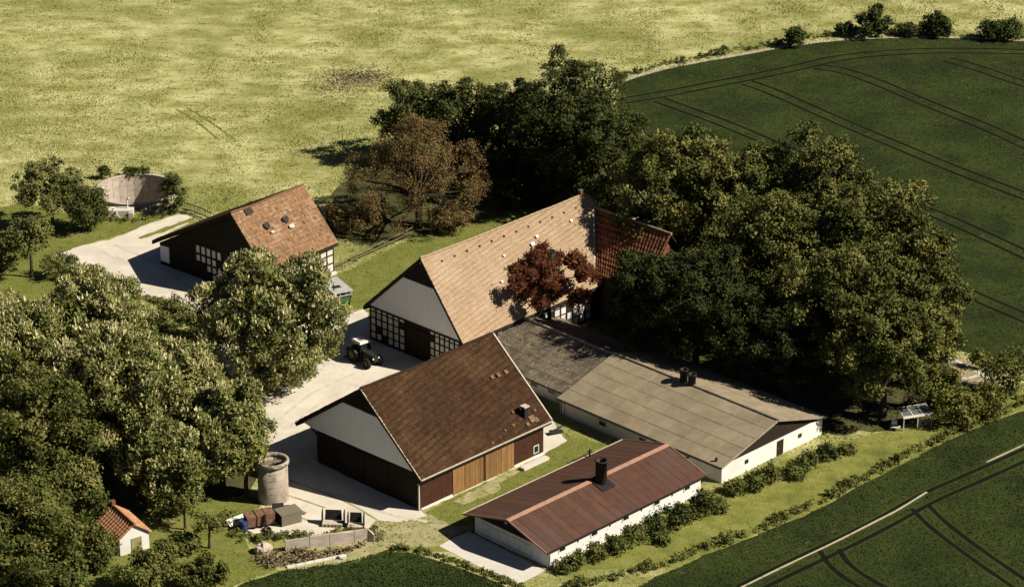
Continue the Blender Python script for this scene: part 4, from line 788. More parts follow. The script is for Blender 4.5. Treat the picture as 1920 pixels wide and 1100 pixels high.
b = MB(); b.box(.3, .9, -.6, .3, 2.785, 2.86); b.build('cover_hatch', 'black_metal', tl)
for s_ in (-1, 1): wheel(tl, .2, s_ * .95, .5, .32)
b = MB(); b.bar((-2.0, 0, .7), (-3.6, 0, .5), .14, .14); b.build('drawbar', 'black_metal', tl)

# ------------------------------------------------------------------ clutter by the silo
dm = thing('oil_drum', 'blue plastic drum beside the rusty tank', 'drum', (-26.23, -58.05))
b = MB(); b.lathe([(.01, 0), (.38, 0), (.4, .05), (.4, .35), (.42, .38), (.4, .41), (.4, .75), (.42, .78), (.4, .81), (.4, 1.08), (.37, 1.12), (.34, 1.08), (.01, 1.08)], 20); b.build('shell', 'blue_plastic', dm, True)
b = MB(); b.tube((.18, 0, 1.08), (.18, 0, 1.14), .05, .05, 8); b.build('bung', 'white_sheet', dm)
rt = thing('rusty_tank', 'rusty brown box tank standing on the concrete slab', 'tank', (-24.70, -56.95), R(22))
b = MB(); b.hexa([(-1.45, -.65, .3), (1.3, -.65, .3), (1.3, .65, .3), (-1.45, .65, .3), (-1.5, -.75, 1.35), (1.35, -.75, 1.45), (1.35, .75, 1.45), (-1.5, .75, 1.35)]); b.build('body', 'rust', rt)
for x in (-.5, .4): b = MB(); b.hexa([(x, -.79, .4), (x + .12, -.79, .4), (x + .12, .79, .4), (x, .79, .4), (x, -.8, 1.47), (x + .12, -.8, 1.47), (x + .12, .8, 1.47), (x, .8, 1.47)]); b.build('band', 'rust', rt)
b = MB(); b.bar((.25, -.85, 0), (.25, -.85, 1.5), .16, .16); b.build('post', 'black_metal', rt)
b = MB(); b.box(-1.2, 1.2, -.5, .5, 0, .3); b.build('skid', 'black_metal', rt)
for i, (p, rr, tl_) in enumerate((((-25.22, -57.61), .5, 70), ((-24.63, -57.17), .42, 62), ((-23.92, -58.17), .42, 4))):
    o = thing('old_tyre', ['worn tyre leaning against the rusty tank nearer the blue drum', 'small worn tyre leaning against the rusty tank beside its black post', 'worn tyre lying flat on the concrete slab'][i], 'tyre', (p[0], p[1], 0), R(-75), 'old tyres by the silo')
    b = MB(); b.lathe([(rr * .55, -.12), (rr * .92, -.14), (rr, -.07), (rr, .07), (rr * .92, .14), (rr * .55, .12)], 22, closed=True)
    q = b.build('casing', 'tyre', o, True); q.rotation_euler = (0, R(tl_), 0); q.location = (0, 0, .14 + rr * math.sin(R(tl_)) * .95)
    b = MB(); b.lathe([(rr * .5, -.1), (rr * .57, -.12), (rr * .57, .12), (rr * .5, .1)], 18, closed=True); q2 = b.build('rim', 'rim_paint', q)
cr = thing('wooden_crate', 'large grey wooden crate with flat lid near the silo foot', 'crate', (-21.98, -56.17), R(30))
b = MB(); b.box(-1.05, 1.05, -.75, .75, .05, 1.2); b.build('box', 'dark_board', cr)
b = MB(); b.box(-1.15, 1.15, -.85, .85, 1.2, 1.3); b.build('lid', 'grey_wood', cr)
for k in range(5):
    b = MB(); b.box(-1.08, 1.08, -.80, -.755, .08 + k * .225, .27 + k * .225); b.build('slat', 'grey_wood', cr); b = MB(); b.box(1.055, 1.10, -.72, .72, .08 + k * .225, .27 + k * .225); b.build('slat', 'grey_wood', cr)
bp = thing('black_sheet', 'black folded sheet propped against the silo foot', 'sheet', (-23.06, -54.94), R(20))
b = MB(); b.prism([(-.9, -.2, 0), (.8, -.2, 0), (.6, .25, 1.2), (-.5, .25, 1.3)], (0, .06, 0)); b.build('front_leaf', 'black_metal', bp)
b = MB(); b.prism([(.85, -.1, 0), (1.5, .3, 0), (1.2, .4, .8), (.7, .1, .9)], (0, .05, 0)); b.build('side_leaf', 'black_metal', bp)
bo = thing('leaning_board', 'dark plank lying slanted between silo and crate', 'board', (-21.55, -54.03), R(-28))
b = MB(); b.hexa([(-1.3, -.22, .02), (1.3, -.22, .02), (1.3, .22, .02), (-1.3, .22, .02), (-1.3, -.22, .3), (1.3, -.22, .12), (1.3, .22, .12), (-1.3, .22, .3)]); b.build('plank', 'grey_wood', bo)
b = MB(); b.box(-1.1, -.9, -.25, .25, .3, .36); b.build('cleat', 'black_metal', bo)
wp = thing('scrap_sheet', 'pale sheet panel lying tilted left of the rusty tank', 'panel', (-26.88, -56.50), R(40))
b = MB(); b.slab([(-1.2, -.45, .1), (1.2, -.45, .15), (1.2, .45, .6), (-1.2, .45, .55)], .07); b.build('sheet', 'white_sheet', wp)
b = MB(); b.box(-1.0, 1.0, .2, .3, 0, .4); b.build('support', 'grey_wood', wp)
for i, (p, s_) in enumerate((((-17.55, -56.61), 1.0), ((-15.32, -57.17), .72))):     # bale feeder frames
    o = thing('feed_trough', ['black plastic feed trough with side posts and pale slatted base', 'smaller black plastic feed trough near the end of the wall'][i], 'trough', p, R(-4), 'black feed troughs')
    b = MB(); b.prism([(-.85 * s_, .1, .35), (.85 * s_, .1, .35), (.78 * s_, .3, 1.35), (-.78 * s_, .3, 1.35)], (0, .08, 0)); b.build('back', 'black_metal', o)
    for x in (-1.12, 1.04):
        b = MB(); b.hexa([(x * s_, -.5, 0), (x * s_ + .1, -.5, 0), (x * s_ + .1, .4, 0), (x * s_, .4, 0), (x * s_, -.2, 1.25), (x * s_ + .1, -.2, 1.25), (x * s_ + .1, .4, 1.4), (x * s_, .4, 1.4)]); b.build('side', 'black_metal', o)
    b = MB(); b.box(-1.0 * s_, 1.0 * s_, -.8, .1, .2, .34); b.build('base', 'verge_pale', o)
    for k in range(6): b = MB(); b.box((-1.0 + k * .36) * s_, (-.86 + k * .36) * s_, -.86, -.80, 0, .36); b.build('slat', 'tank_concrete', o)
# retaining wall of concrete blocks
w0, w1 = Vector((-21.87, -62.19, 0.00)), Vector((-13.98, -60.14, 0.00)); d = w1 - w0; ang = math.atan2(d.y, d.x)
rwt = thing('retaining_wall', 'long crumbling concrete retaining wall beside the feed troughs', 'wall', (w0.x, w0.y), ang)
LL = d.length; x = 0; k = 0
while x < LL - .2:
    l_ = min(rnd.uniform(1.5, 2.6), LL - x); b = MB(); h0 = 1.15 + .05 * k + rnd.uniform(-.06, .06)
    if not 7.0 < x + l_ / 2 < 7.0: b.hexa([(x, -.16, 0), (x + l_ - .05, -.16, 0), (x + l_ - .05, .2, 0), (x, .2, 0), (x, -.14 + rnd.uniform(-.03, .03), h0), (x + l_ - .05, -.14, h0 + rnd.uniform(-.05, .08)), (x + l_ - .05, .18, h0), (x, .18, h0 - .05)]); b.build('wall_block', 'tank_concrete', rwt)
    x += l_; k += 1
b = MB(); b.hexa([(LL, -.16, 0), (LL + .5, -.5, 0), (LL + .6, -.2, 0), (LL, .2, 0), (LL, -.16, 1.3), (LL + .5, -.5, .8), (LL + .6, -.2, .8), (LL, .2, 1.3)]); b.build('end_block', 'tank_concrete', rwt)
w2, w3 = Vector((-21.47, -65.59, 0.00)), Vector((-16.40, -63.37, 0.00)); d2 = w3 - w2
kb = thing('stone_kerb', 'low pale kerb line along the green crop edge', 'kerb', (w2.x, w2.y), math.atan2(d2.y, d2.x))
for k in range(6):
    b = MB(); l_ = d2.length / 6; b.hexa([(k * l_, -.14, 0), ((k + 1) * l_ - .06, -.14, 0), ((k + 1) * l_ - .06, .14, 0), (k * l_, .14, 0), (k * l_, -.11, .2), ((k + 1) * l_ - .06, -.12, .22), ((k + 1) * l_ - .06, .1, .2), (k * l_, .12, .18)]); b.build('kerb_stone', 'white_sheet', kb)
def boulder(name, label, cat, p, s, m, seed):
    g = np.random.default_rng(seed); b = MB(); prof = [(.01, 0), (.8, .05), (1, .4), (.85, .75), (.4, .98), (.01, 1.0)]
    b.lathe(prof, 9); v = np.array(b.v) * np.array([s, s * .8, s]) * g.uniform(.8, 1.2, (len(b.v), 1)); b.v = v.tolist(); o = b.build(name, m); o.location = (p[0], p[1], -.02); return tag(o, label, cat)
boulder('white_stone', 'white stone block at the end of the kerb', 'stone', (-16.28, -63.69), .42, 'white_sheet', 4)
boulder('grey_stone', 'broken concrete lump at the left end of the retaining wall', 'stone', (-24.01, -62.40), .9, 'tank_concrete', 6)
P_ = scatter([(-25.05, -64.11), (-23.67, -62.19), (-20.59, -61.98), (-18.50, -62.51), (-16.48, -61.98), (-14.48, -60.68), (-13.94, -61.11), (-16.42, -63.05), (-20.39, -64.96), (-23.37, -66.01)], 40); n = len(P_)
c = np.concatenate([P_, NR.uniform(.03, .4, (n, 1))], 1); a = NR.normal(0, .13, (n, 3, 3)); tag(obj_mesh('debris', fast_mesh('debris', (c[:, None] + a).reshape(-1, 3), 3, 'brush')), 'heap of brown dead brushwood and debris below the retaining wall', 'debris', kind='stuff')
b = MB(); sc_ = thing('scrap_heap', 'dark scrap pieces lying on the pale ground behind the barn', 'scrap', (4.62, -36.61), R(30))
b.slab([(-.9, -.3, .3), (.7, -.4, .15), (.8, .2, .2), (-.7, .3, .45)], .12); b.build('plate', 'black_metal', sc_); b = MB(); b.tube((-.3, .3, .15), (1.0, .5, .4), .12, .1, 6); b.build('pipe', 'black_metal', sc_)

# ------------------------------------------------------------------ fences
def fence(label, pts, hp, rails, gate=None, pick=0):
    o = thing('fence', label, 'fence', pts[0])
    q = [Vector((p[0] - pts[0][0], p[1] - pts[0][1], 0)) for p in pts]
    for p in q: b = MB(); b.bar(p, p + Vector((rnd.uniform(-.04, .04), 0, hp + .12)), .16, .16); b.build('post', 'fence_wood', o)
    for p, r in zip(q[:-1], q[1:]):
        for z in rails: b = MB(); b.bar(p + Vector((0, 0, z)), r + Vector((0, 0, z + rnd.uniform(-.04, .04))), .09, .12); b.build('rail', 'fence_wood', o)
        if pick:
            n_ = int((r - p).length / pick); b = MB()
            for k in range(1, n_): t = p.lerp(r, k / n_); b.bar(t, t + Vector((0, 0, hp * rnd.uniform(.8, 1.0))), .06, .05)
            b.build('pickets', 'fence_wood', o)['kind'] = 'stuff'
    return o
fence('wooden post and rail fence running under the brown tree', [(-18.27, 9.70), (-16.22, 12.17), (-14.08, 14.83), (-12.04, 17.54)], 1.1, (.55, 1.1))
fence('wire picket fence between the timber barn and the rail fence', [(-20.87, 6.31), (-19.57, 7.92), (-18.33, 9.54)], 1.0, (.95,), pick=.3)
fence('dark picket fence beside the slurry pit track', [(-40.97, 25.52), (-39.42, 24.63), (-38.12, 23.40), (-36.80, 22.01)], 1.3, (.4, 1.2), pick=.28)

# ------------------------------------------------------------------ vegetable garden at the right
GB = rough_poly([(47.67, -15.59), (50.91, -19.81), (53.20, -23.93), (51.07, -26.62), (48.01, -27.95), (48.19, -22.57)], .15, .8, 20)
sheet('garden_soil', GB, .030, 'dirt')
ribbon('garden_path', [(47.70, -16.73), (49.25, -19.11), (50.94, -21.61), (52.64, -24.61)], .55, .042, 'concrete_pad')
ribbon('garden_path', [(48.40, -23.52), (49.87, -22.98), (51.15, -22.16)], .4, .042, 'concrete_pad')
ribbon('garden_path', [(47.74, -26.62), (49.06, -25.41), (50.34, -25.68)], .7, .042, 'concrete_pad')
for i in range(4):
    p = (49.21, -21.88); o = sheet('garden_bed', [(p[0] + i * .75, p[1] - .5 + i * .15), (p[0] + i * .75 + .5, p[1] - .4 + i * .15), (p[0] + i * .75 + 1.1, p[1] + 1.2), (p[0] + i * .75 + .6, p[1] + 1.1)], .036 + .0008 * i, 'straw_dirt')
cf = thing('glazed_frame', 'small open garden frame with glazed lean-to roof and pale beam', 'frame', (42.31, -35.09), R(18))
for x in (-1.6, 0, 1.6): b = MB(); b.bar((x, -.5, 0), (x, -.5, 1.5), .1, .1); b.build('post', 'verge_pale', cf)
b = MB(); b.bar((-1.75, -.58, 1.55), (1.75, -.58, 1.55), .2, .16); b.build('beam', 'white_sheet', cf)
for i in range(3):
    x0 = -1.65 + i * 1.12; b = MB(); q = [(x0, -.5, 1.62), (x0 + 1.05, -.5, 1.62), (x0 + 1.0, 1.1, 1.95), (x0 - .05, 1.1, 1.95)]; b.slab(q, .04); g_ = b.build('glass_pane', 'glass_clear', cf)
    b = MB()
    for a_, c_ in ((0, 1), (1, 2), (2, 3), (3, 0)): b.bar(Vector(q[a_]) + Vector((0, 0, .03)), Vector(q[c_]) + Vector((0, 0, .03)), .07, .06)
    b.build('pane_frame', 'verge_pale', g_)
for x in (-1.6, 1.6): b = MB(); b.bar((x, 1.1, 0), (x, 1.1, 1.9), .1, .1); b.build('post', 'verge_pale', cf)
b = MB()
for k in range(9): b.bar((.05 + k * .19, -.52, 0), (.05 + k * .19, -.52, 1.45), .03, .03)
for k in range(5): b.bar((.0, -.52, .15 + k * .3), (1.6, -.52, .15 + k * .3), .03, .03)
b.build('wire_mesh', 'grey_metal', cf)
for i, p in enumerate(((48.45, -28.88), (51.04, -25.28))):
    o = thing('garden_post', ['dark wooden post among the garden shrubs nearer the glazed frame', 'dark wooden post beside the garden path at the right'][i], 'post', p)
    b = MB(); b.bar((0, 0, 0), (0, 0, 2.3), .14, .14); b.build('shaft', 'timber', o); b = MB(); b.bar((-.3, 0, 1.9), (.4, 0, 1.9), .1, .1); b.build('crosspiece', 'timber', o)
ch = thing('white_bench', 'small white broken chair in the shade left of the glazed frame', 'chair', (40.09, -35.85), R(-20))
b = MB(); b.slab([(-.5, -.3, .4), (.5, -.3, .45), (.5, .3, .45), (-.5, .3, .4)], .07); b.build('seat', 'white_sheet', ch)
for x in (-.4, .4): b = MB(); b.bar((x, 0, 0), (x, 0, .4), .08, .08); b.build('leg', 'white_sheet', ch)
b = MB(); b.prism([(-.5, .3, .45), (.1, .3, .45), (.05, .42, .9), (-.45, .42, .95)], (0, .06, 0)); b.build('backrest', 'white_sheet', ch)
sg = thing('white_cloth', 'white laundry sheet hanging in the dark shade of the tall trees', 'laundry', (21.73, -1.54), R(10))
b = MB(); b.prism([(-.35, 0, .5), (.3, .03, .5), (.35, 0, 2.6), (-.3, 0, 2.7)], (0, .06, 0)); b.build('cloth', 'white_sheet', sg); b = MB(); b.bar((0, .1, 0), (0, .1, 2.8), .08, .08); b.build('pole', 'fence_wood', sg)

# ------------------------------------------------------------------ trees and shrubs
def unit(a): return a / np.linalg.norm(a, axis=1, keepdims=True)
def sub_lobes(g, lobes, k, f, oc):
    """smaller bunches on the outer face of every lobe, with gaps between them"""
    r = []
    for c, q in lobes:
        d = unit(g.normal(0, 1, (k, 3)) + .7 * unit((c - oc)[None] + 1e-6) + np.array([0, 0, .2]))
        for e in d: r.append((c + e * q * g.uniform(.62, .95), q * g.uniform(*f)))
    return r
def leaves(g, lobes, n_clump, per, spread, size, out_c, jitter=.55, asp=.55, up=.25):
    """lobes: list of (center, radius); clumps on each lobe's outer surface, leaf quads around each clump"""
    C = np.array([l[0] for l in lobes]); Rr = np.array([l[1] for l in lobes]); wgt = Rr ** 2; wgt /= wgt.sum()
    i = g.choice(len(lobes), n_clump, p=wgt)
    d = unit(g.normal(0, 1, (n_clump, 3)) + .75 * unit(C[i] - out_c + 1e-6) + np.array([0, 0, up]))
    c = C[i] + d * (Rr[i] * g.uniform(.72, 1.12, n_clump))[:, None]
    n = n_clump * per; P = np.repeat(c, per, 0) + g.normal(0, spread, (n, 3)) * np.array([1, 1, .75]); D = unit(np.repeat(d, per, 0) + g.normal(0, jitter, (n, 3)))
    t = unit(np.cross(D, g.normal(0, 1, (n, 3)))); bt = np.cross(D, t); s = (size * g.uniform(.6, 1.35, n) / 2)[:, None]
    return np.stack([P - t * s, P + bt * s * asp + D * s * .12, P + t * s, P - bt * s * asp + D * s * .12], 1).reshape(-1, 3)
def inner_leaves(g, lobes, n, size):
    """leaves inside the crown, so that it is not see-through"""
    C = np.array([l[0] for l in lobes]); Rr = np.array([l[1] for l in lobes]); i = g.integers(0, len(lobes), n)
    P = C[i] * np.array([.86, .86, 1]) + unit(g.normal(0, 1, (n, 3))) * (Rr[i] * .62 * g.random(n) ** .4)[:, None]; D = unit(g.normal(0, 1, (n, 3)))
    t = unit(np.cross(D, g.normal(0, 1, (n, 3)))); bt = np.cross(D, t); s = size / 2
    return np.stack([P - t * s, P + bt * s * .7, P + t * s, P - bt * s * .7], 1).reshape(-1, 3)
def crown_lobes(g, n, rx, rz, zc, lob=(.34, .5), shape='round'):
    r = []
    k = np.arange(n) + .5; ph = np.arccos(1 - 2 * k / n); th = math.pi * (1 + 5 ** .5) * k
    for a, t in zip(ph, th):
        z = math.cos(a)
        f = g.uniform(.62, .80); s = math.sin(a)
        if shape == 'cone': s *= (.55 - .45 * z) * 1.75
        if z < -.7 and shape == 'round' and g.random() < .4: continue
        r.append((np.array([rx * f * s * math.cos(t), rx * f * s * math.sin(t), zc + rz * f * z]) + g.normal(0, .06 * rx, 3), rx * g.uniform(*lob)))
    r.append((np.array([0, 0, zc]), rx * .5)); return r
def tree(name, label, T, leaf, zlow=.22, n=1500, per=9, size=.42, spread=.34, lobes=16, lob=(.34, .5), seed=0, cat='tree', group=None, shape='round', blossom=0, trunk=True, tr=None, inner=None, jitter=.55, asp=.55):
    x, y, H, r = T; g = np.random.default_rng(seed + 100); o = thing(name, label, cat, (x, y), 0, group)
    if cat in ('bush', 'shrub'): o.rotation_euler.z = g.uniform(0, 3); o.scale = (g.uniform(.8, 1.4), g.uniform(.75, 1.15), g.uniform(.85, 1.1))
    rz = H * (1 - zlow) / 2; zc = H - rz; rz *= .97
    lb = crown_lobes(g, lobes, r * .93, rz * .93, zc, lob, shape)
    if abs(rz - r) > .15 * r: lb = [(c, q * min(1.0, max(.62, rz / r))) for c, q in lb]
    oc = np.array([0, 0, zc - .25 * rz]); big = r > 2.6; sl_ = sub_lobes(g, lb, 10, (.24, .38), oc) if big else lb
    V = leaves(g, sl_, n, per, spread * (.8 if big else 1), size, oc, jitter, asp)
    V = np.concatenate([V, inner_leaves(g, lb, int(n * ((.8 if big else .5) if inner is None else inner)), size * 1.9)])
    V[:, 2] = np.maximum(V[:, 2], .05); me = fast_mesh('crown', V, 4, leaf); obj_mesh('crown', me, o)
    blossom = int(blossom * .7)
    if blossom:
        C = np.array([l[0] for l in sl_]); Rr = np.array([l[1] for l in sl_]); i = g.integers(0, len(sl_), blossom)
        d = unit(g.normal(0, .8, (blossom, 3)) + .6 * unit(C[i] - oc) + np.array([0, 0, .45])); c = C[i] + d * (Rr[i] * g.uniform(.95, 1.16, blossom))[:, None]
        out = []
        hs_ = g.uniform(.3, .58, blossom); ax_ = unit(d * .5 + np.array([0, 0, 1.0]) + g.normal(0, .15, (blossom, 3)))
        for q in range(2):
            a = g.uniform(0, math.tau, blossom); e = np.stack([np.cos(a), np.sin(a), np.zeros(blossom)], 1) * .13
            tip = c + ax_ * hs_[:, None]; out.append(np.stack([c - e, c + e, tip + e * .25, tip - e * .25], 1).reshape(-1, 3))
        obj_mesh('blossom', fast_mesh('blossom', np.concatenate(out), 4, 'blossom'), o)['kind'] = 'stuff'
    if trunk:
        t0 = tr or max(.12, H * .024); b = MB(); zt_ = max(.6, zc - rz * .55)
        ks = [Vector((g.normal(0, .03) * H * .4 * s, g.normal(0, .03) * H * .4 * s, zt_ * s)) for s in (0, .5, 1)] + [Vector((0, 0, zc + rz * .3))]
        rad = [t0 * 1.25, t0, t0 * .85, t0 * .3]
        for a, c, r0, r1 in zip(ks[:-1], ks[1:], rad[:-1], rad[1:]): b.tube(a, c, r0, r1, 8, cap=False)
        b.build('trunk', 'bark', o, True); b = MB()
        for k, (c, q) in enumerate(lb[:-1]):
            if k % 2: continue
            m1 = Vector((c[0] * .45, c[1] * .45, zt_ + (c[2] - zt_) * .6)); st_ = Vector((0, 0, zt_ * g.uniform(.8, 1.05))); b.tube(st_, m1, t0 * .5, t0 * .3, 6, False); b.tube(m1, Vector(c), t0 * .3, t0 * .1, 5, False)
        b.build('limbs', 'bark', o, True)
    return o
CH = dict(leaf='leaf_chestnut', n=3600, per=8, size=.36, spread=.32, lobes=22, lob=(.30, .44), blossom=3000)
tree('chestnut_tree', 'flowering chestnut tree standing alone in the pale farmyard', (-26.11, -24.34, 14.54, 8.09), zlow=.0, seed=1, group='flowering chestnuts', **{**CH, 'n': 4800, 'blossom': 4200})
GRP = 'flowering chestnuts'
tree('chestnut_tree', 'flowering chestnut at the top of the left grove beside the drive', (-44.99, -23.93, 12.76, 6.82), zlow=.0, seed=2, group=GRP, **{**CH, 'blossom': 3000})
tree('chestnut_tree', 'flowering chestnut cut by the left photo edge in the grove', (-51.87, -31.88, 13.38, 6.89), zlow=.0, seed=3, group=GRP, **{**CH, 'blossom': 2200})
tree('chestnut_tree', 'biggest flowering chestnut in the middle of the left grove', (-39.84, -42.54, 14.87, 7.22), zlow=.0, seed=4, group=GRP, **{**CH, 'n': 4400, 'blossom': 3600})
tree('chestnut_tree', 'flowering chestnut on the yard side of the left grove', (-34.62, -36.98, 10.70, 5.23), zlow=.0, seed=5, group=GRP, **{**CH, 'blossom': 2600})
tree('chestnut_tree', 'lower right flowering chestnut of the grove nearest the silo', (-29.07, -49.09, 12.03, 4.93), zlow=.0, seed=6, group=GRP, **{**CH, 'blossom': 2300})
tree('chestnut_tree', 'flowering chestnut low in the grove directly above the small hut', (-34.36, -53.69, 10.56, 4.23), zlow=.0, seed=7, group=GRP, **{**CH, 'n': 2400, 'blossom': 900})
GD = dict(leaf='leaf_oak', n=3200, per=8, size=.34, spread=.36, lobes=20, lob=(.28, .42))
G2 = 'leafy trees at the lower left'
tree('leafy_tree', 'dark green tree at the left edge below the flowering chestnuts', (-46.17, -54.26, 15.71, 6.23), zlow=.1, seed=11, group=G2, **GD)
tree('leafy_tree', 'dark green tree filling the lower left corner', (-46.18, -71.36, 13.41, 5.74), zlow=.05, seed=12, group=G2, **GD)
tree('leafy_tree', 'dark green tree between the corner tree and the small hut', (-42.98, -60.90, 9.81, 4.03), zlow=.05, seed=13, group=G2, **GD)
tree('leafy_tree', 'pale green slender tree leaning over the round silo', (-26.56, -50.83, 8.89, 2.13), 'leaf_light', zlow=.12, n=420, per=8, size=.42, seed=14, lobes=12, spread=.35)
for i, (lb_, T_, lf) in enumerate((('low bush in front of the small hut at its left', (-39.31, -65.38, 3.23, 1.73), 'leaf_oak'), ('wide low bush at the bottom edge below the small hut', (-34.29, -70.55, 3.98, 3.30), 'leaf_weed'),
        ('low bush at the bottom edge beside the green crop', (-28.85, -69.83, 3.42, 2.91), 'leaf_oak'), ('small bush just right of the hut door', (-33.11, -64.32, 1.97, 1.23), 'leaf_weed'), ('small bush at the bottom left edge between tree and hut bush', (-42.50, -70.85, 4.54, 3.00), 'leaf_oak'),
        ('small bush beneath the young tree by the hut', (-31.66, -61.98, 1.75, 1.34), 'leaf_weed'))):
    tree('bush', lb_, T_, lf, zlow=.0, n=520, per=8, size=.34, spread=.28, lobes=12, seed=20 + i, cat='bush', group='bushes around the hut', trunk=False)
tree('young_tree', 'thin young tree on the lawn left of the rubbish slab', (-29.22, -61.65, 3.78, 1.55), 'leaf_weed', zlow=.4, n=120, per=7, size=.3, spread=.25, lobes=8, seed=31, group='young trees on the lawn')
tree('young_tree', 'thin young tree below the lowest chestnut', (-31.98, -57.83, 3.75, 1.36), 'leaf_weed', zlow=.42, n=110, per=7, size=.3, spread=.25, lobes=8, seed=32, group='young trees on the lawn')
tree('young_tree', 'thin sapling just above the small hut roof', (-34.64, -55.95, 2.66, 1.05), 'leaf_weed', zlow=.4, n=80, per=7, size=.3, spread=.25, lobes=7, seed=33, group='young trees on the lawn')
FR = dict(leaf='leaf_fruit', size=.34, spread=.3, group='old fruit trees by the slurry pit')
tree('fruit_tree', 'wide old fruit tree at the left beside the slurry pit', (-56.02, 19.93, 8.09, 5.21), zlow=.25, n=900, per=8, lobes=18, seed=41, **FR)
tree('fruit_tree', 'dense dark fruit tree directly in front of the slurry pit', (-51.63, 19.24, 5.72, 2.47), zlow=.1, n=560, per=8, lobes=14, seed=42, **{**FR, 'leaf': 'leaf_ivy'})
tree('fruit_tree', 'small leaning fruit tree left of the pale drive', (-56.34, 4.71, 7.76, 2.63), zlow=.3, n=420, per=7, lobes=12, seed=43, **FR)
tree('bush', 'bush beside the pale drive at the left', (-53.21, 4.71, 3.39, 2.50), 'leaf_fruit', zlow=.0, n=300, per=7, size=.3, spread=.3, lobes=10, seed=44, cat='bush', trunk=False)
tree('bush', 'bush at the left photo edge below the fruit trees', (-59.98, 7.92, 4.10, 2.53), 'leaf_fruit', zlow=.0, n=300, per=7, size=.3, spread=.3, lobes=10, seed=45, cat='bush', trunk=False)
tree('bush', 'scrub growing between the lone chestnut and the drive', (-38.14, -10.54, 4.45, 2.16), 'leaf_weed', zlow=.0, n=300, per=7, size=.3, spread=.3, lobes=10, seed=46, cat='bush', trunk=False)
tree('bush', 'low scrub under the yard side of the left grove', (-34.37, -12.29, 3.07, 1.55), 'leaf_weed', zlow=.0, n=300, per=7, size=.3, spread=.3, lobes=10, seed=47, cat='bush', trunk=False)
tree('conical_shrub', 'dark conical shrub at the right rim of the slurry pit', (-41.92, 25.16, 5.66, 1.72), 'leaf_ivy', zlow=.0, n=420, per=7, size=.26, spread=.2, lobes=14, seed=48, cat='shrub', shape='cone', trunk=False)
tree('shrub', 'small dark shrub behind the left rim of the slurry pit', (-51.89, 36.62, 1.67, 0.95), 'leaf_ivy', zlow=.0, n=110, per=7, size=.25, spread=.2, lobes=8, seed=49, cat='shrub', trunk=False)
tree('shrub', 'small dark shrub behind the middle of the slurry pit rim', (-47.93, 37.56, 1.17, 1.23), 'leaf_ivy', zlow=.0, n=150, per=7, size=.25, spread=.2, lobes=8, seed=50, cat='shrub', trunk=False)
# brown tree and the dark grove behind it
tree('brown_tree', 'broad brown leaved tree with visible trunk behind the timber barn', (-11.37, 21.31, 14.92, 9.81), 'leaf_brown', zlow=.02, n=6200, per=6, size=.21, spread=.36, lobes=60, lob=(.16, .24), seed=51, shape='cone', jitter=.9, inner=.08, tr=.42)
DK = dict(leaf='leaf_grove', size=.31, spread=.30, per=10, group='dark grove behind the house')
tree('grove_tree', 'dark tree directly behind the brown tree at its left', (-12.22, 43.28, 10.66, 5.11), zlow=.0, n=1300, lobes=14, seed=52, **DK)
tree('grove_tree', 'dark bushy tree behind the brown tree at its right', (-6.32, 40.98, 12.04, 5.22), zlow=.0, n=1400, lobes=14, seed=53, **DK)
tree('grove_tree', 'small dark tree beside the tallest grove tree', (-1.51, 40.40, 11.96, 4.39), zlow=.0, n=1000, lobes=12, seed=54, **DK)
tree('grove_tree', 'tallest dark tree of the grove behind the farmhouse', (7.92, 31.63, 18.79, 7.92), zlow=.0, n=4200, lobes=24, seed=55, **DK)
tree('grove_tree', 'dark tree filling the grove left of the tallest one', (3.04, 33.84, 14.26, 6.07), zlow=.0, n=2200, lobes=16, seed=56, **DK)
tree('grove_tree', 'dark green tree behind the farmhouse chimney', (12.20, 22.70, 15.03, 5.25), zlow=.0, n=1900, lobes=16, seed=57, **DK)
for i, (lb_, T_) in enumerate((('added shade-filling bush below the right side of the brown tree', (-5.43, 36.62, 4.71, 3.40)), ('added shade-filling bush at the foot of the grove middle', (-0.34, 33.84, 5.04, 3.51)), ('added shade-filling bush in front of the tallest grove tree', (4.34, 29.81, 5.14, 3.61)), ('added shade-filling bush just above the farmhouse ridge', (7.94, 26.23, 4.40, 3.18)), ('added shade-filling bush behind the farmhouse chimney', (11.87, 24.81, 4.95, 3.17)), ('added shade-filling bush nearest the lawn behind the house', (0.33, 27.48, 3.35, 2.66)))):
    tree('added_shade_bush', lb_, T_, 'leaf_grove', zlow=.0, n=620, per=9, size=.3, spread=.28, lobes=14, seed=150 + i, cat='bush', group='bushes added to darken the grove foot', trunk=False)  # bushes added to fill the sunlit gap at the grove foot with darkness
tree('bush', 'low dark bush at the left foot of the brown tree', (-18.79, 17.88, 3.84, 2.85), 'leaf_brown', zlow=.0, n=260, per=7, size=.3, spread=.3, lobes=10, seed=58, cat='bush', trunk=False)
tree('bush', 'low brown bush between the rail fence and the lawn', (-7.47, 18.73, 3.50, 3.12), 'leaf_brown', zlow=.0, n=300, per=7, size=.3, spread=.3, lobes=10, seed=59, cat='bush', trunk=False)
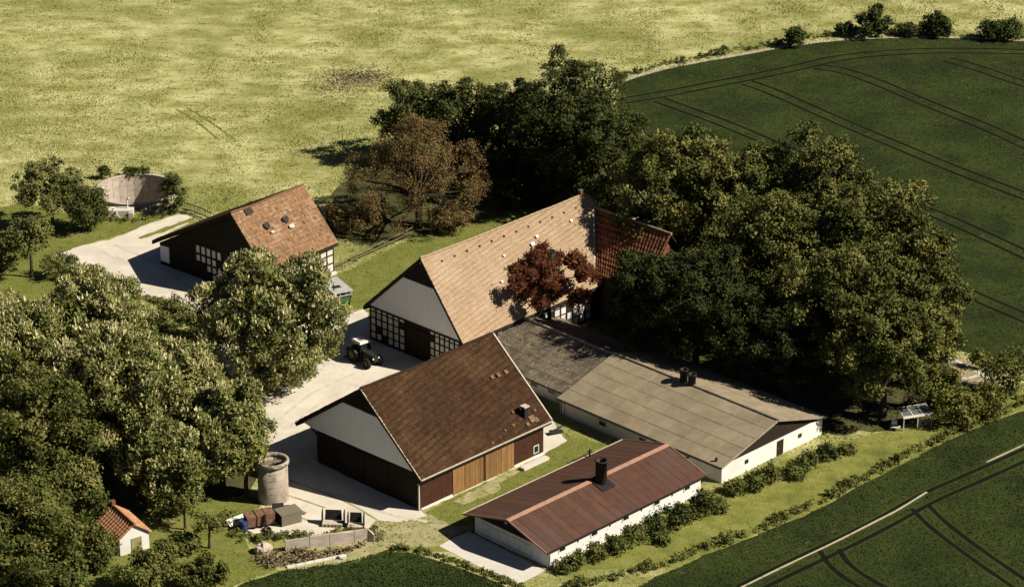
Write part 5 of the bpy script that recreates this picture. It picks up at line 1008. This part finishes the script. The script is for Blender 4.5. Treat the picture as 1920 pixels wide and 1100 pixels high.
# tall trees right of the house
OK_ = dict(leaf='leaf_oak', size=.35, spread=.36, per=10, lob=(.27, .40), group='tall trees right of the farmhouse')
RT_ = [('tall tree overhanging the cross wing of the farmhouse', (17.31, 0.00, 21.94, 6.55), 3200), ('tall tree with pale tops behind the cross wing', (23.70, -1.54, 21.86, 7.26), 3000), ('tall tree in the middle of the back row beside the crop', (29.80, 1.56, 19.31, 6.21), 2200),
       ('tallest tree of the back row with rounded top against the crop', (35.40, -1.54, 23.01, 6.16), 2700), ('broad tree on the crop side with dense upper crown', (40.04, -13.45, 20.91, 7.27), 3200), ('tree in the deep shade at the centre of the clump', (28.48, -14.88, 19.11, 7.12), 2400),
       ('tree at the right outer side of the clump above the garden', (43.40, -24.61, 19.78, 5.66), 2500), ('tree at the centre front of the clump', (35.00, -26.62, 18.90, 6.89), 3000), ('low hanging tree at the front of the clump above the glazed frame', (39.16, -32.79, 14.86, 5.64), 2800)]
for i, (lb_, T_, n_) in enumerate(RT_): tree('tall_tree', lb_, T_, zlow=.02, n=n_, lobes=24, seed=61 + i, **OK_)
SHADE_T = [('tree with shade in its leaf colour beside the stable ridge near the vents', (24.64, -27.02, 13.59, 4.59), 1600), ('tree with shade in its leaf colour close beside the cross wing gable', (18.19, -14.17, 11.27, 4.40), 1300), ('tree with shade in its leaf colour behind the far eave near the stable end', (29.61, -27.95, 12.46, 4.80), 1600), ('tree with shade in its leaf colour between cross wing and stable', (19.92, -23.52, 16.41, 6.02), 2600), ('low tree with shade in its leaf colour behind the old stable roof', (14.76, -19.39, 13.46, 5.16), 1900)]
for i, (lb_, T_, n_) in enumerate(SHADE_T): tree('shade_toned_tree', lb_, T_, 'leaf_painted_shade', zlow=.12, n=n_, per=10, size=.32, spread=.32, lobes=20, lob=(.28, .4), seed=130 + i, group='trees with shade in their leaf colour behind the stable')  # shade is painted into these crowns through their near-black leaf colour
tree('tall_tree', 'slender pale green tree at the garden end of the clump', (44.35, -30.58, 11.16, 2.84), 'leaf_light', zlow=.05, n=700, per=8, size=.36, lobes=14, seed=75)
tree('shrub', 'pale leafy shrub in the dark shade before the cross wing', (20.06, -6.10, 7.91, 2.19), 'leaf_oak', zlow=.2, n=260, per=7, size=.36, lobes=10, seed=76, cat='shrub')
tree('copper_tree', 'copper red leaved tree in front of the farmhouse roof', (4.17, -13.45, 10.34, 6.43), 'leaf_copper', zlow=.5, n=1700, per=8, size=.34, lobes=22, lob=(.18, .30), seed=77, spread=.3)
for i, (lb_, T_) in enumerate((('bush at the upper right with round top, largest on the field margin', (52.70, 94.07, 4.54, 2.95)), ('round dark bush between the largest margin bush and the right edge', (61.66, 93.83, 3.16, 2.01)), ('small bush just left of the largest margin bush', (48.36, 94.07, 1.79, 1.40)),
        ('small low bush between the two round margin bushes', (57.48, 93.83, 1.71, 1.39)), ('dark bush near the right edge of the field margin', (69.31, 92.13, 2.75, 1.54)), ('dark bush at the far right of the field margin', (72.01, 92.13, 3.40, 1.85)), ('tiny upright bush on the margin left of the round bushes', (40.61, 88.77, 2.89, 1.07)))):
    tree('margin_bush', lb_, T_, 'leaf_dark', zlow=.0, n=420 if i < 2 else 200, per=8, size=.36, spread=.25, lobes=14, seed=80 + i, cat='bush', group='bushes on the field margin', trunk=False)
# garden shrubs at the right
for i, (lb_, T_, lf) in enumerate((('rounded shrub at the right edge of the vegetable garden', (53.25, -26.62, 4.61, 2.41), 'leaf_oak'), ('feathery shrub right of the glazed frame', (46.73, -35.09, 4.83, 1.90), 'leaf_light'), ('feathery shrub between garden path and crop edge', (50.19, -32.53, 4.24, 2.03), 'leaf_light'), ('shrub in front of the slender pale tree', (46.23, -30.58, 4.07, 2.04), 'leaf_oak'), ('small upright shrub behind the garden path', (50.92, -20.50, 2.25, 0.70), 'leaf_light'))):
    tree('garden_shrub', lb_, T_, lf, zlow=.0, n=320 if i != 4 else 60, per=8, size=.3, spread=.26, lobes=12, seed=90 + i, cat='shrub', group='shrubs around the vegetable garden', trunk=False)
# shrubs along the shed and stable walls
WS_ = [('smallest shrub at the front corner of the red-roofed shed', (4.82, -66.32, 0.92, 0.66)),
       ('low shrub second from the front along the red-roofed shed', (6.26, -65.27, 1.39, 1.02)),
       ('leafy shrub third from the front along the red-roofed shed', (7.93, -64.00, 1.62, 1.13)),
       ('leafy shrub fourth from the front along the red-roofed shed', (9.82, -62.30, 1.51, 1.03)),
       ('leafy shrub midway along the red-roofed shed wall', (11.80, -60.25, 1.58, 1.04)),
       ('tall dark shrub just past the middle of the red-roofed shed wall', (13.95, -58.61, 1.88, 1.30)),
       ('broad dark shrub near the back of the red-roofed shed wall', (16.29, -56.61, 2.00, 1.41)),
       ('dark shrub at the back corner of the red-roofed shed', (18.74, -54.15, 2.02, 1.27)),
       ('shrub at the near corner of the white stable gable', (22.50, -50.26, 1.44, 1.07)),
       ('bushy shrub second along the white stable gable', (24.28, -49.33, 1.74, 1.29)),
       ('bushy shrub third along the white stable gable, left of the door', (26.11, -47.92, 1.75, 1.18)),
       ('low shrub in front of the stable gable door', (28.55, -45.79, 1.09, 0.92)),
       ('leafy shrub right of the stable gable door', (30.20, -44.36, 1.34, 1.09)),
       ('low dark shrub at the far corner of the white stable gable', (32.38, -42.18, 1.34, 1.21)),
       ('creeping shrub beyond the far corner of the stable', (34.53, -40.96, 0.80, 1.10)),
       ('small loose shrub in the grass outside the stable shrubs', (28.77, -46.98, 0.97, 0.70)),
       ("small loose shrub in the grass before the shed's back corner", (20.50, -53.92, 0.89, 0.79)),
       ("small loose shrub in the grass outside the shed's middle", (14.64, -60.57, 0.88, 0.78))]
for i, (lb_, T_) in enumerate(WS_):
    tree('wall_shrub', lb_, T_, 'leaf_ivy' if i in (5, 6, 7, 13) else 'leaf_weed', zlow=.0, n=int(60 + 50 * T_[3] ** 2), per=8, size=.27, spread=.2, lobes=8, lob=(.3, .55), seed=110 + i, cat='shrub', group='shrubs along the shed and stable walls', trunk=False)
def weeds(name, label, line, width, dens, m, hmax, seed):
    g = np.random.default_rng(seed); p = np.array(line); L = np.hypot(*(p[1:] - p[:-1]).T); n = int(L.sum() * dens); s = g.uniform(0, L.sum(), n); cum = np.concatenate([[0], np.cumsum(L)])
    i = np.clip(np.searchsorted(cum, s) - 1, 0, len(L) - 1); t = (s - cum[i]) / L[i]; q = p[i] + (p[i + 1] - p[i]) * t[:, None] + g.normal(0, width, (n, 2))
    hh = g.uniform(.15, hmax, n) * (.4 + .6 * np.abs(np.sin(s * .9) * np.sin(s * .37 + 1))); lb = [(np.array([a, b_, h * .5]), max(.12, h * .5)) for (a, b_), h in zip(q, hh)]
    V = leaves(g, lb, n * 5, 5, .12, .24, np.array([q[:, 0].mean(), q[:, 1].mean(), -40.])); V[:, 2] = np.maximum(V[:, 2], .03)
    return tag(obj_mesh(name, fast_mesh(name, V, 4, m)), label, 'weeds', kind='stuff')
weeds('weed_verge', 'ragged row of weeds between grass strip and lower crop field', [(5.01, -70.14), (10.12, -67.26), (14.79, -64.96), (18.55, -61.76), (22.89, -58.72), (27.72, -54.71), (32.01, -50.83), (36.32, -46.15), (41.82, -40.71), (47.18, -35.47), (51.40, -32.01), (56.01, -27.95)], .32, 7, 'leaf_weed', .9, 1)
weeds('margin_weeds', 'dark weeds and tall grass along the upper crop margin', [(14.09, 74.02), (19.51, 79.21), (25.73, 83.13), (32.01, 86.40), (38.41, 89.97), (41.68, 92.13), (46.45, 93.59), (52.76, 94.56), (62.04, 94.32), (69.61, 93.10), (75.72, 92.62)], .45, 4, 'leaf_ivy', 1.3, 2)
weeds('slab_weeds', 'weeds and nettles along the edge of the rubbish slab', [(-28.23, -54.26), (-27.72, -57.06), (-26.49, -59.26), (-23.83, -60.03), (-20.75, -59.59), (-18.66, -59.81), (-15.61, -58.72), (-14.05, -58.72), (-12.69, -60.03)], .5, 9, 'leaf_weed', .9, 3)
weeds('wall_foot_weeds', 'low weeds at the foot of the shrubs beside the red-roofed shed', [(4.06, -66.22), (7.14, -64.75), (11.36, -61.11), (15.67, -57.39), (20.11, -53.35)], .45, 10, 'leaf_weed', .95, 4)
weeds('crop_edge_weeds', 'weeds along the edge of the green crop at the bottom', [(-11.35, -61.33), (-8.22, -62.62), (-5.10, -64.64), (-1.52, -67.47), (1.00, -69.73)], .22, 7, 'leaf_weed', .4, 5)
weeds('drive_edge_weeds', 'tufts of weeds along the left edge of the pale drive', [(-53.90, 9.54), (-49.75, 6.95), (-46.44, 3.13), (-43.16, -0.93), (-39.15, -3.84)], .4, 5, 'leaf_fruit', .7, 6)
weeds('pit_weeds', 'weeds growing on the bank before the slurry pit', [(-49.86, 22.70), (-46.54, 22.36), (-43.43, 23.93), (-40.63, 25.52)], .4, 6, 'leaf_fruit', .5, 7)
weeds('garden_weeds', 'vegetable plants and weeds in the right garden', [(47.41, -21.88), (48.10, -25.28), (49.73, -27.95), (52.69, -27.29)], .8, 9, 'leaf_oak', .7, 8)
